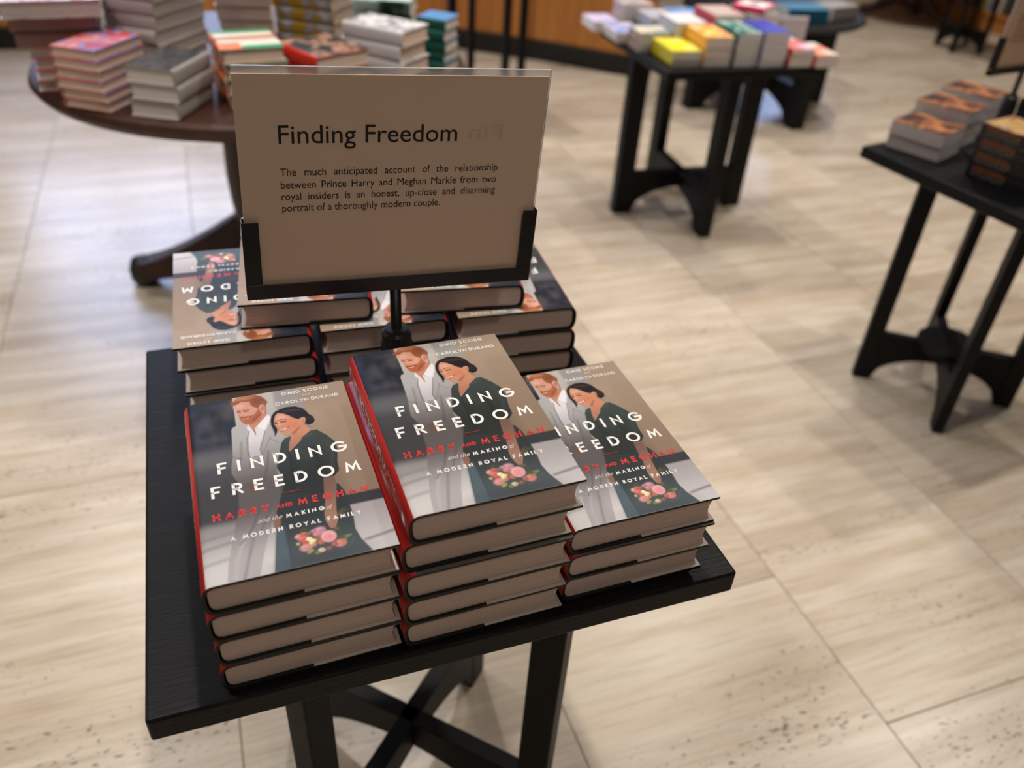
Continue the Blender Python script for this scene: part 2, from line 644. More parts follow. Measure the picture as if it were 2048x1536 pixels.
t = thing('pedestal_table', 'round mahogany pedestal table loaded with stacks of books', 'table', (*RT, 0))
bm_obj('table_top', lathe_bm([(0, RZ - .04), (.52, RZ - .04), (.55, RZ - .036), (.562, RZ - .02), (.556, RZ - .005), (.54, RZ), (0, RZ)], 96), M_DARKW, t)
bm_obj('pedestal_column', lathe_bm([(0, .10), (.12, .10), (.135, .16), (.125, .22), (.115, .27), (.125, .33), (.13, .42), (.125, .55), (.12, .62), (.14, .66), (.18, RZ - .04), (0, RZ - .04)], 40), M_DARKW, t, smooth=True)
for k in range(4):
    claw_leg(t, R(155.5 + 90 * k), .09, .46, .20, M_DARKW, .095, .045)

# far pedestal table with curved legs
t = thing('pedestal_table', 'far pedestal table with curved tripod legs at top right', 'table', (5.50, 5.15, 0))
bm_obj('table_top', lathe_bm([(0, .70), (.38, .70), (.40, .715), (.38, .73), (0, .73)], 64), M_DARKW, t)
bm_obj('pedestal_column', lathe_bm([(0, .1), (.07, .1), (.09, .2), (.06, .3), (.07, .5), (.05, .6), (.12, .70), (0, .70)], 32), M_DARKW, t, smooth=True)
for k in range(3):
    claw_leg(t, R(-82 + 120 * k), .05, .37, .20, M_DARKW, .05, .03)

# ================================================================== THE COUPLE HARDBACKS
BW, BH, BT = .1585, .241, .0336
NEXP, SPW = 2.8, .012


def spine_x(z, t=BT):
    q = abs(z - t / 2) / (t / 2)
    return SPW - SPW * max(0.0, 1 - q ** NEXP) ** (1 / NEXP)


def top_z(x, t=BT):
    if x >= SPW:
        return t
    q = (SPW - x) / SPW
    return t / 2 + t / 2 * max(0.0, 1 - q ** NEXP) ** (1 / NEXP)


def loop_profile(x_end, spw, t0, t1, n=14):
    """spine-rounded profile, open at the fore edge: list of (x,z) from top fore edge round the spine to bottom fore edge"""
    h = (t1 - t0) / 2
    c = (t1 + t0) / 2
    pts = [(x_end, t1)]
    for j in range(n + 1):
        a = math.pi / 2 + math.pi * j / n
        ca, sa = math.cos(a), math.sin(a)
        pts.append((spw + spw * math.copysign(abs(ca) ** (2 / NEXP), ca), c + h * math.copysign(abs(sa) ** (2 / NEXP), sa)))
    pts.append((x_end, t0))
    return pts


def build_hero_parts():
    th = .0025
    out = loop_profile(BW, SPW, 0, BT)
    inn = [(x + (th if 0 < i < len(out) - 1 else 0), z) for i, (x, z) in enumerate(loop_profile(BW, SPW - th * .6, th, BT - th))]
    n = len(out)
    V, F, Mi = [], [], []
    for y in (0, BH):
        V += [(x, y, z) for x, z in out]
        V += [(x, y, z) for x, z in inn]
    o0, i0, o1, i1 = 0, n, 2 * n, 3 * n
    for k in range(n - 1):
        mid = (out[k][0] + out[k + 1][0]) / 2
        F.append((o0 + k, o1 + k, o1 + k + 1, o0 + k + 1))
        Mi.append(1 if mid < SPW else (0 if out[k][1] > BT / 2 else 3))
        F.append((i0 + k, i0 + k + 1, i1 + k + 1, i1 + k)); Mi.append(2)
        F.append((o0 + k, o0 + k + 1, i0 + k + 1, i0 + k)); Mi.append(2)
        F.append((o1 + k, i1 + k, i1 + k + 1, o1 + k + 1)); Mi.append(2)
    for k in (0, n - 1):
        F.append((o0 + k, i0 + k, i1 + k, o1 + k)); Mi.append(2)
    jk = mesh_obj('jacket', V, F, [mat('jacket_front_ground', (120, 112, 104), .35), M_RED, M_BOARD,
                                   mat('jacket_back_paper', (52, 54, 56), .35)], None, Mi)
    me = jk.data
    for p in me.polygons:
        p.use_smooth = p.material_index == 1
    # page block
    h0, h1 = th + .0004, BT - th - .0004
    prof = []
    for j in range(13):                      # convex at the spine
        a = math.pi / 2 + math.pi * j / 12
        prof.append((.0105 + .0062 * math.cos(a), (h0 + h1) / 2 + (h1 - h0) / 2 * math.copysign(abs(math.sin(a)) ** .6, math.sin(a))))
    for j in range(9):                       # concave fore edge
        q = j / 8
        prof.append((BW - .0045 - .0035 * math.sin(math.pi * q), h0 + (h1 - h0) * q))
    bm = bmesh.new()
    e0 = [bm.verts.new((x, .0032, z)) for x, z in prof]
    e1 = [bm.verts.new((x, BH - .0032, z)) for x, z in prof]
    bm.faces.new(e0); bm.faces.new(e1[::-1])
    for k in range(len(prof)):
        k2 = (k + 1) % len(prof)
        bm.faces.new((e0[k], e1[k], e1[k2], e0[k2]))
    pg = bm_obj('pages', bm, M_PAGE)
    fl = bm_obj('jacket_flap', box_bm(.078, BW - .0006, .0001, BH - .0001, th - .0002, th + .0004), M_FLAP)
    fl2 = bm_obj('jacket_flap', box_bm(.078, BW - .0006, .0001, BH - .0001, BT - th - .0004, BT - th + .0002), M_FLAP)
    return jk, pg, fl, fl2


# ---- the printed picture, painted per vertex on a fine grid
def cover_picture():
    NU, NV = 264, 396
    u = np.linspace(.030, 1, NU)
    v = np.linspace(0, 1, NV)
    U, Vv = np.meshgrid(u, v)
    A = BW / BH
    X, Y = U * A, Vv
    C = np.zeros((NV, NU, 3))

    def sdf(poly):
        P = np.array(poly, float) * [A, 1]
        d = np.full(X.shape, 1e9)
        ins = np.zeros(X.shape, bool)
        n = len(P)
        for i in range(n):
            a, b = P[i], P[(i + 1) % n]
            e = b - a
            wx, wy = X - a[0], Y - a[1]
            tt = np.clip((wx * e[0] + wy * e[1]) / (e @ e + 1e-12), 0, 1)
            d = np.minimum(d, (wx - e[0] * tt) ** 2 + (wy - e[1] * tt) ** 2)
            c = ((a[1] > Y) != (b[1] > Y)) & (X < (b[0] - a[0]) * (Y - a[1]) / (b[1] - a[1] + 1e-12) + a[0])
            ins ^= c
        return np.where(ins, -1, 1) * np.sqrt(d)

    def sm(e0, e1, x):
        q = np.clip((x - e0) / (e1 - e0), 0, 1)
        return q * q * (3 - 2 * q)

    def put(mask, col, a=1.0):
        nonlocal C
        c = col if isinstance(col, np.ndarray) else lin(col)
        m = (mask * a)[..., None]
        C = C * (1 - m) + c * m

    def poly(p, col, s=.0022, a=1.0):
        put(sm(s, -s, sdf(p)), col, a)

    def ell(cu, cv, ru, rv, col, rot=0, s=.25, a=1.0):
        dx, dy = (U - cu) * A, Vv - cv
        c_, s_ = math.cos(rot), math.sin(rot)
        q = np.sqrt(((dx * c_ + dy * s_) / (ru * A)) ** 2 + ((-dx * s_ + dy * c_) / rv) ** 2)
        put(sm(1 + s, 1 - s, q), col, a)

    def line(pts, w, col, s=.0015, a=1.0):
        P = np.array(pts, float) * [A, 1]
        d = np.full(X.shape, 1e9)
        for p0, p1 in zip(P, P[1:]):
            e = p1 - p0
            tt = np.clip(((X - p0[0]) * e[0] + (Y - p0[1]) * e[1]) / (e @ e + 1e-12), 0, 1)
            d = np.minimum(d, np.hypot(X - p0[0] - e[0] * tt, Y - p0[1] - e[1] * tt))
        put(sm(w + s, w - s, d), col, a)

    # -- background
    g = lambda c0, c1, q: lin(c0) * (1 - q[..., None]) + lin(c1) * q[..., None]
    C[:] = g((74, 74, 78), (40, 42, 50), sm(.50, .74, Vv))                      # dark blurred street on the left
    rs = np.random.RandomState(3)
    for _ in range(46):
        a, b = rs.uniform(.03, .28), rs.uniform(.70, 1.0)
        k = rs.randint(0, 4)
        ell(a, b, rs.uniform(.015, .05), rs.uniform(.012, .045), [(24, 26, 34), (66, 70, 84), (86, 80, 78), (36, 42, 58)][k], s=.9, a=.5)
    ell(.14, .63, .26, .05, (112, 112, 116), s=.8, a=.6)
    put(sm(.58, .44, Vv) * sm(.55, .25, U), (58, 57, 60), .8)
    put(sm(.296, .304, U + (1 - Vv) * .02) * sm(.42, .50, Vv), g((150, 145, 140), (190, 185, 179), sm(.6, .95, Vv)))     # pale pillar
    put(sm(.530, .565, U) * sm(.42, .50, Vv), (154, 150, 147))
    put(sm(.69, .735, U) * sm(.26, .30, Vv), g((128, 108, 92), (164, 144, 125), sm(.3, .9, Vv)))   # tan wall
    put(sm(.80, .86, U) * sm(.86, .80, Vv) * sm(.25, .32, Vv), (150, 128, 109), .5)
    put(sm(.298, .288, Vv) * sm(.60, .66, U), (50, 52, 58))                                         # dark kerb line
    put(sm(.245, .232, Vv) * sm(.55, .6, U), g((198, 194, 196), (164, 158, 161), sm(0, .24, Vv)))   # pale pavement
    put(sm(.013, .0, np.abs(Vv - .058 - (U - .85) * .10)) * sm(.80, .86, U), (128, 121, 128), .85)
    put(sm(.30, .25, Vv + (U - .1) * .02) * sm(.62, .55, U), g((208, 205, 206), (140, 136, 138), sm(.04, .28, Vv)))
    for vv_, aa in ((.17, .5), (.10, .4), (.215, .5)):
        put(sm(.016, .0, np.abs(Vv - vv_ - (U - .1) * .10)) * sm(.34, .2, U), (124, 120, 122), aa)
    # -- man: trousers, jacket, shirt
    tro = g((176, 171, 174), (92, 86, 87), sm(.06, .34, Vv))
    poly([(.255, .47), (.470, .40), (.455, .33), (.42, .27), (.396, .236), (.36, .163), (.325, .089), (.29, .0), (.135, .0), (.149, .081), (.192, .204), (.241, .344)], tro)
    line([(.30, .20), (.235, .05), (.215, 0)], .004, (112, 106, 108), .008, .6)
    line([(.25, .20), (.19, .08), (.175, 0)], .005, (196, 192, 194), .010, .5)
    line([(.36, .34), (.29, .22), (.22, .16)], .003, (76, 71, 73), .006, .6)
    line([(.40, .30), (.33, .20)], .003, (72, 67, 69), .006, .5)
    jk = g((92, 87, 88), (174, 171, 172), sm(.42, .76, Vv))
    poly([(.506, .834), (.501, .783), (.493, .734), (.547, .716), (.563, .691), (.532, .655), (.518, .624), (.475, .515), (.478, .42), (.466, .354), (.421, .318), (.263, .379), (.31, .494), (.351, .560), (.411, .605), (.405, .640), (.450, .735)], jk)
    poly([(.274, .803), (.308, .811), (.362, .808), (.363, .764), (.350, .720), (.338, .637), (.341, .586), (.330, .534), (.297, .462), (.276, .45), (.246, .49), (.229, .527), (.233, .564), (.249, .621), (.256, .687), (.262, .752), (.265, .787)], jk)
    line([(.308, .700), (.296, .62), (.262, .53)], .003, (96, 92, 94), .007, .6)
    line([(.251, .622), (.300, .598)], .002, (90, 86, 88), .003, .6)
    line([(.45, .62), (.43, .54), (.40, .46)], .003, (70, 66, 67), .008, .6)
    line([(.515, .66), (.48, .69), (.476, .702)], .0018, (112, 108, 110), .003, .6)
    poly([(.364, .796), (.365, .767), (.397, .732), (.399, .773), (.436, .774), (.498, .821), (.493, .800), (.450, .735), (.405, .640), (.407, .603), (.363, .605), (.341, .586), (.338, .654), (.347, .721)], g((186, 181, 190), (218, 214, 219), sm(.6, .75, Vv)))
    line([(.366, .766), (.348, .720), (.338, .64), (.343, .586), (.332, .53)], .0022, (70, 66, 72), .004, .8)
    line([(.456, .749), (.43, .69), (.407, .640), (.411, .605)], .0018, (88, 84, 88), .003, .7)
    line([(.476, .702), (.44, .64), (.420, .607)], .0016, (104, 100, 102), .003, .6)
    poly([(.369, .812), (.387, .812), (.426, .830), (.453, .849), (.478, .870), (.487, .849), (.455, .822), (.400, .774), (.402, .735), (.393, .745), (.380, .789)], (196, 132, 108))
    poly([(.38, .800), (.43, .815), (.455, .845), (.43, .835), (.39, .815)], (158, 98, 78), .006, .7)
    poly([(.493, .852), (.504, .827), (.453, .756), (.413, .779), (.399, .771), (.455, .822)], (230, 228, 233))
    poly([(.359, .801), (.372, .802), (.389, .766), (.398, .730), (.384, .738), (.365, .767), (.354, .780)], (222, 219, 225))
    line([(.372, .800), (.390, .765), (.399, .732)], .0018, (126, 84, 74), .002, .8)
    poly([(.297, .462), (.343, .461), (.376, .43), (.349, .402), (.314, .409)], (104, 78, 70), .005)
    # head
    poly([(.308, .947), (.328, .951), (.348, .965), (.375, .962), (.404, .960), (.415, .938), (.430, .920), (.445, .905), (.455, .89), (.460, .877), (.465, .865), (.460, .857), (.426, .828), (.381, .805), (.360, .808), (.342, .817), (.330, .834), (.320, .857), (.318, .868), (.314, .877), (.319, .887), (.310, .895), (.311, .904), (.304, .925)], (212, 152, 130))
    ell(.335, .932, .030, .016, (228, 178, 158), rot=-.2, s=.9, a=.7)
    ell(.400, .895, .030, .022, (222, 160, 138), s=.9, a=.5)
    poly([(.321, .860), (.334, .866), (.348, .862), (.376, .862), (.395, .862), (.417, .869), (.434, .889), (.446, .900), (.452, .880), (.460, .867), (.458, .856), (.419, .826), (.381, .805), (.360, .808), (.342, .817), (.330, .834)], (172, 100, 66), .005)
    poly([(.40, .84), (.43, .855), (.455, .868), (.446, .85), (.42, .827), (.385, .808)], (138, 76, 50), .005, .7)
    ell(.467, .897, .017, .026, (208, 144, 122), rot=-.2); ell(.468, .897, .008, .014, (178, 108, 90), rot=-.2, s=.6, a=.7)
    poly([(.280, .968), (.304, .974), (.326, .993), (.357, 1.0), (.398, 1.0), (.442, .999), (.477, .978), (.498, .952), (.507, .934), (.492, .914), (.487, .884), (.484, .856), (.478, .868), (.485, .904), (.478, .923), (.461, .925), (.451, .912), (.441, .897), (.435, .906), (.422, .914), (.407, .925), (.401, .942), (.400, .958), (.375, .959), (.348, .965), (.328, .953), (.308, .947), (.287, .951)], (152, 88, 54), .003)
    ell(.36, .985, .055, .011, (196, 132, 90), rot=.05, s=.9, a=.75)
    ell(.45, .955, .032, .024, (116, 66, 42), rot=-.3, s=.9, a=.6)
    line([(.290, .960), (.33, .963), (.36, .975)], .002, (120, 70, 44), .004, .5)
    line([(.316, .905), (.334, .907)], .0018, (132, 80, 60), .002); line([(.349, .905), (.391, .903)], .0020, (128, 76, 56), .002)
    line([(.318, .898), (.333, .898)], .0024, (66, 46, 44), .002); line([(.358, .894), (.383, .893)], .0024, (66, 46, 44), .002)
    line([(.337, .897), (.325, .874), (.331, .866), (.345, .869)], .0012, (176, 112, 92), .002, .8)
    line([(.334, .850), (.352, .846), (.384, .853)], .0030, (110, 54, 46), .0015); line([(.340, .846), (.358, .845), (.376, .849)], .0014, (236, 222, 216), .0012)
    # -- woman
    sk = g((74, 84, 90), (44, 50, 52), sm(.02, .26, Vv))
    poly([(.476, .376), (.705, .363), (.785, .363), (.807, .317), (.812, .252), (.815, .19), (.805, .118), (.82, .065), (.86, .0), (.362, .0), (.387, .107), (.404, .175), (.409, .248), (.449, .317)], sk)
    poly([(.409, .20), (.45, .20), (.455, .0), (.362, .0), (.387, .107)], (84, 102, 112), .012, .8)
    line([(.47, .30), (.456, .15), (.452, 0)], .003, (46, 54, 60), .006, .6)
    line([(.68, .04), (.74, .04), (.79, .08)], .0014, (104, 106, 108), .002, .7)
    ell(.60, .02, .20, .03, (60, 62, 64), s=.9, a=.5)
    shw = g((40, 45, 44), (58, 67, 64), sm(.42, .70, Vv))
    poly([(.715, .696), (.752, .698), (.80, .655), (.834, .61), (.838, .557), (.817, .488), (.812, .435), (.777, .407), (.715, .411), (.700, .333), (.48, .360), (.500, .454), (.475, .515), (.532, .655), (.556, .675), (.594, .685), (.576, .640), (.565, .592), (.650, .652), (.653, .666)], shw)
    line([(.565, .592), (.56, .50), (.545, .38)], .0020, (24, 29, 29), .004, .9)
    line([(.57, .55), (.60, .46), (.62, .40)], .004, (30, 35, 35), .012, .6)
    line([(.70, .60), (.715, .50), (.715, .41)], .004, (26, 31, 31), .010, .8)
    line([(.79, .62), (.80, .53), (.775, .45)], .006, (70, 79, 76), .014, .5)
    line([(.62, .60), (.66, .53)], .005, (68, 77, 74), .014, .5)
    poly([(.590, .706), (.659, .755), (.690, .757), (.718, .698), (.662, .671), (.647, .653), (.566, .594), (.574, .640), (.596, .677)], g((176, 118, 98), (198, 136, 106), sm(.62, .72, Vv)))
    poly([(.600, .706), (.66, .745), (.655, .725), (.615, .690)], (150, 92, 70), .006, .75)
    poly([(.715, .700), (.752, .699), (.707, .660), (.653, .650), (.647, .660)], (66, 75, 72), .002)
    line([(.652, .652), (.707, .661)], .0012, (28, 33, 33), .002, .8)
    poly([(.594, .687), (.556, .677), (.545, .668), (.574, .640)], (62, 71, 68), .003)
    poly([(.524, .824), (.549, .848), (.583, .838), (.615, .818), (.640, .800), (.668, .785), (.684, .774), (.670, .748), (.631, .722), (.600, .703), (.578, .699), (.551, .704), (.540, .721), (.530, .746), (.522, .754), (.524, .771), (.517, .798)], (202, 138, 106))
    ell(.565, .815, .034, .020, (224, 172, 146), rot=-.35, s=.9, a=.75)
    ell(.542, .775, .012, .020, (226, 172, 148), s=.9, a=.6)
    ell(.625, .752, .030, .018, (206, 116, 84), s=.9, a=.65)
    poly([(.509, .834), (.532, .858), (.566, .870), (.611, .879), (.664, .874), (.703, .855), (.723, .828), (.732, .808), (.752, .788), (.758, .761), (.744, .743), (.713, .736), (.694, .751), (.703, .776), (.699, .788), (.685, .794), (.663, .784), (.638, .797), (.615, .817), (.583, .838), (.550, .848), (.532, .832), (.518, .799), (.518, .773), (.528, .745), (.523, .725), (.504, .700), (.505, .717), (.506, .734), (.496, .776), (.499, .805)], (30, 23, 26), .003)
    ell(.64, .850, .055, .006, (84, 68, 74), rot=-.12, s=.9, a=.5)
    ell(.725, .778, .020, .010, (64, 52, 56), rot=-.4, s=.9, a=.5)
    line([(.690, .752), (.72, .720)], .002, (40, 30, 32), .008, .5)
    ell(.688, .772, .014, .021, (206, 142, 112), rot=-.3); ell(.688, .770, .007, .012, (172, 104, 80), rot=-.3, s=.6, a=.6)
    line([(.524, .790), (.535, .795)], .0018, (52, 36, 34), .002); line([(.548, .798), (.570, .802), (.592, .796)], .0018, (52, 36, 34), .002)
    line([(.522, .780), (.533, .782)], .0028, (40, 28, 30), .002); line([(.557, .786), (.588, .785)], .0028, (40, 28, 30), .002)
    line([(.542, .786), (.528, .760), (.536, .754), (.549, .757)], .0011, (166, 100, 78), .002, .8)
    line([(.535, .738), (.556, .727), (.591, .744)], .0032, (146, 62, 56), .0015); line([(.540, .736), (.557, .731), (.584, .741)], .0019, (250, 244, 240), .0012)
    # arm and hand
    arm = g((162, 122, 106), (116, 88, 78), sm(.15, .40, Vv))
    poly([(.715, .411), (.777, .407), (.772, .35), (.748, .282), (.734, .223), (.732, .184), (.705, .140), (.680, .145), (.665, .189), (.668, .22), (.690, .285), (.700, .348)], arm)
    line([(.715, .18), (.695, .145)], .0015, (112, 78, 66), .002, .6)
    line([(.703, .185), (.687, .150)], .0012, (120, 84, 72), .002, .6)
    poly([(.40, .26), (.425, .27), (.44, .23), (.425, .185), (.40, .20)], (132, 100, 90), .004)
    for k in range(7):
        line([(.735, .195), (.742 + .010 * k, .232 - .004 * abs(k - 3))], .0018, (92, 84, 56), .002, .8)
    # bouquet
    rs = np.random.RandomState(11)
    for _ in range(46):
        a = rs.uniform(0, 2 * math.pi); q = math.sqrt(rs.uniform(0, 1))
        ell(.622 + .125 * q * math.cos(a), .103 + .055 * q * math.sin(a), rs.uniform(.008, .020), rs.uniform(.004, .009),
            [(58, 74, 52), (70, 82, 60), (48, 54, 48), (96, 84, 78)][rs.randint(0, 4)], rot=rs.uniform(0, 3), s=.5, a=.8)
    fl = [(.511, .137, .020, (214, 160, 158)), (.530, .125, .026, (216, 112, 122)), (.537, .143, .020, (190, 104, 84)), (.540, .108, .022, (196, 92, 92)), (.535, .080, .030, (212, 148, 146)),
          (.571, .087, .020, (206, 136, 128)), (.623, .146, .030, (200, 146, 158)), (.605, .133, .022, (206, 138, 150)), (.590, .148, .016, (190, 130, 144)), (.614, .107, .024, (156, 92, 82)),
          (.616, .089, .018, (176, 112, 88)), (.710, .067, .030, (218, 138, 130)), (.725, .078, .018, (200, 118, 110)), (.681, .068, .018, (168, 104, 100)), (.649, .054, .015, (148, 92, 92)),
          (.609, .053, .018, (206, 190, 158)), (.567, .141, .018, (124, 104, 100)), (.560, .116, .016, (240, 232, 176)), (.575, .104, .018, (238, 230, 176)), (.566, .096, .012, (232, 220, 160))]
    for a, b, r_, c in fl:
        ell(a, b, r_, r_ * A * .85, c, s=.4)
        ell(a - .004, b + .003, r_ * .5, r_ * A * .4, tuple(min(255, k_ + 18) for k_ in c), s=.8, a=.6)
        ell(a + .006, b - .004, r_ * .5, r_ * A * .35, tuple(int(k_ * .78) for k_ in c), s=.8, a=.5)
    for a, b, r_, c, ro in ((.751, .091, .026, (112, 136, 88), .3), (.722, .090, .024, (70, 96, 58), -.2), (.709, .137, .016, (84, 100, 70), .4), (.553, .058, .020, (150, 156, 92), .5), (.544, .165, .020, (70, 78, 56), .2), (.500, .104, .010, (176, 180, 110), .6), (.585, .046, .014, (120, 130, 72), -.4)):
        ell(a, b, r_, .007, c, rot=ro, s=.4)
    ell(.661, .109, .040, .028, (226, 160, 166), s=.15)
    ell(.655, .114, .030, .018, (240, 184, 186), s=.6, a=.8)
    for k, rr in enumerate((.024, .017, .009)):
        ell(.660 + .002 * k, .108, rr, rr * A, (214, 122, 134) if k % 2 == 0 else (238, 166, 172), s=.35, a=.75)
    # -- grain of the photograph: faint darkening of the lower half ground behind the title
    Vt = [(float(U[j, i]) * BW, float(Vv[j, i]) * BH, top_z(float(U[j, i]) * BW) + .00018) for j in range(NV) for i in range(NU)]
    F = [(j * NU + i, j * NU + i + 1, (j + 1) * NU + i + 1, (j + 1) * NU + i) for j in range(NV - 1) for i in range(NU - 1)]
    o = mesh_obj('cover_picture', Vt, F, print_material('jacket_print'), None, smooth=True)
    at = o.data.color_attributes.new('paint', 'FLOAT_COLOR', 'POINT')
    buf = np.ones((NV * NU, 4), np.float32)
    buf[:, :3] = np.clip(C.reshape(-1, 3), 0, 1)
    at.data.foreach_set('color', buf.ravel())
    return o


def arc(cx, cy, rx, ry, a0, a1, n=14):
    return [(cx + rx * math.cos(R(a0 + (a1 - a0) * k / n)), cy + ry * math.sin(R(a0 + (a1 - a0) * k / n))) for k in range(n + 1)]


# geometric capitals: (width, list of centre-line strokes) in a cap height of 1
CAPS = {
    'A': (.80, [[(0, 0), (.40, 1), (.80, 0)], [(.14, .30), (.66, .30)]]),
    'B': (.52, [[(0, 0), (0, 1)], [(0, 1), (.24, 1)] + arc(.24, .76, .22, .24, 90, -90) + [(0, .52)], [(0, .52), (.26, .52)] + arc(.26, .26, .26, .26, 90, -90) + [(0, 0)]]),
    'C': (.78, [arc(.5, .5, .5, .5, 48, 312, 22)]),
    'D': (.70, [[(0, 0), (0, 1)], [(0, 1), (.22, 1)] + arc(.22, .5, .48, .5, 90, -90, 20) + [(0, 0)]]),
    'E': (.46, [[(.46, 1), (0, 1), (0, 0), (.46, 0)], [(0, .52), (.40, .52)]]),
    'F': (.46, [[(.46, 1), (0, 1), (0, 0)], [(0, .50), (.38, .50)]]),
    'G': (.90, [arc(.5, .5, .5, .5, 46, 360, 26) + [(.56, .5)]]),
    'H': (.66, [[(0, 0), (0, 1)], [(.66, 0), (.66, 1)], [(0, .52), (.66, .52)]]),
    'I': (0, [[(0, 0), (0, 1)]]),
    'K': (.56, [[(0, 0), (0, 1)], [(.54, 1), (.03, .46)], [(.14, .58), (.58, 0)]]),
    'L': (.44, [[(0, 1), (0, 0), (.44, 0)]]),
    'M': (.92, [[(0, 0), (.12, 1), (.46, .24), (.80, 1), (.92, 0)]]),
    'N': (.70, [[(0, 0), (0, 1), (.70, 0), (.70, 1)]]),
    'O': (1.0, [arc(.5, .5, .5, .5, 0, 360, 32)]),
    'R': (.54, [[(0, 0), (0, 1)], [(0, 1), (.26, 1)] + arc(.26, .74, .26, .26, 90, -90) + [(0, .48)], [(.22, .48), (.56, 0)]]),
    'S': (.50, [arc(.25, .75, .24, .25, 40, 270, 14) + arc(.25, .25, .25, .25, 90, -140, 14)[1:]]),
    'U': (.64, [[(0, 1), (0, .32)] + arc(.32, .32, .32, .32, 180, 360, 16) + [(.64, 1)]]),
    'V': (.74, [[(0, 1), (.37, 0), (.74, 1)]]),
    'Y': (.72, [[(0, 1), (.36, .46), (.72, 1)], [(.36, .46), (.36, 0)]]),
}


def cap_line(body, width, cap, weight):
    """a line of tracked capitals drawn as flat ribbons with mitred corners; fits `width` by tracking"""
    sw = weight
    k = cap / 1.0
    inner = 1 - sw
    nat = sum((CAPS[c][0] * inner + sw) * k if c != ' ' else 0 for c in body)
    gaps = sum(1 for a, b in zip(body, body[1:]) if a != ' ' and b != ' ') + 2.8 * body.count(' ')
    tr = (width - nat) / max(gaps, 1)
    V_, F_ = [], []
    x = 0.0
    for n_, c in enumerate(body):
        if c == ' ':
            x += 2.8 * tr - tr
            continue
        w, strokes = CAPS[c]
        for st in strokes:
            P = [(x + (sw / 2 + a * inner) * k, (sw / 2 + b * inner) * k) for a, b in st]
            closed = len(P) > 20 and math.hypot(P[0][0] - P[-1][0], P[0][1] - P[-1][1]) < 1e-6
            if closed:
                P = P[:-1]
            m = len(P)
            h = sw * k / 2
            base = len(V_)
            for q in range(m):
                p = Vector(P[q])
                a = Vector(P[q - 1]) if q > 0 or closed else None
                b = Vector(P[(q + 1) % m]) if q < m - 1 or closed else None
                d0 = (p - a).normalized() if a is not None else (b - p).normalized()
                d1 = (b - p).normalized() if b is not None else d0
                n0, n1 = Vector((-d0.y, d0.x)), Vector((-d1.y, d1.x))
                mt = (n0 + n1)
                mt = mt.normalized() if mt.length > 1e-4 else n0
                s_ = h / max(mt.dot(n0), .34)
                e = Vector((0, 0))
                if a is None:
                    e = -d1 * h * (1 if abs(d1.y) > .4 or abs(d1.x) > .99 else .6)
                elif b is None:
                    e = d0 * h * (1 if abs(d0.y) > .4 or abs(d0.x) > .99 else .6)
                for sgn in (1, -1):
                    r_ = p + mt * s_ * sgn + e
                    V_.append((r_.x, min(max(r_.y, 0.0), k)))
            for q in range(m if closed else m - 1):
                i0, i1 = base + 2 * q, base + 2 * ((q + 1) % m)
                F_.append((i0, i0 + 1, i1 + 1, i1))
        x += (w * inner + sw) * k + tr
    return V_, F_


def lettering(name, items, mats):
    g = Geo()
    z = BT + .0004
    for body, u0, u1, v0, v1, mi, off, shear, mode, xs in items:
        if body == '---':
            g.add([(u0 * BW, v0 * BH, z), (u1 * BW, v0 * BH, z), (u1 * BW, v1 * BH, z), (u0 * BW, v1 * BH, z)], [(0, 1, 2, 3)], mi)
            continue
        if mode == 'caps':
            vv, f = cap_line(body, (u1 - u0) * BW, (v1 - v0) * BH, off)
        else:
            vv, f = text_geo(body, (u1 - u0) * BW, (v1 - v0) * BH, off, shear, mode, xs)
        g.add([(u0 * BW + a, v0 * BH + b, z) for a, b in vv], f, mi)
    return g.obj(name, mats)


def cover_lettering():
    return [
        lettering('author_lettering', [('OMID SCOBIE', .598, .897, .961, .982, 0, .17, 0, 'caps', 1), ('and', .722, .778, .936, .955, 1, 0, .45, 'fit', 1),
                                       ('CAROLYN DURAND', .548, .944, .897, .918, 0, .17, 0, 'caps', 1)], [M_WHITEINK, M_GREYINK]),
        lettering('title_lettering', [('FINDING', .156, .889, .537, .600, 0, .175, 0, 'caps', 1), ('FREEDOM', .107, .933, .410, .472, 0, .175, 0, 'caps', 1)], [M_WHITEINK]),
        lettering('names_lettering', [('HARRY', .100, .395, .292, .328, 0, .20, 0, 'caps', 1), ('AND', .431, .516, .294, .315, 0, .22, 0, 'caps', 1),
                                      ('MEGHAN', .548, .935, .290, .325, 0, .20, 0, 'caps', 1), ('---', .473, .574, .3688, .3702, 0, 0, 0, '', 1)], [M_REDINK]),
        lettering('subtitle_lettering', [('and the', .322, .452, .242, .263, 1, -.002, .45, 'fit', 1), ('MAKING', .471, .674, .240, .260, 0, .21, 0, 'caps', 1),
                                         ('of', .688, .722, .238, .262, 1, -.002, .45, 'fit', 1), ('A MODERN ROYAL FAMILY', .176, .858, .182, .202, 0, .21, 0, 'caps', 1)], [M_WHITEINK, M_GREYINK])]


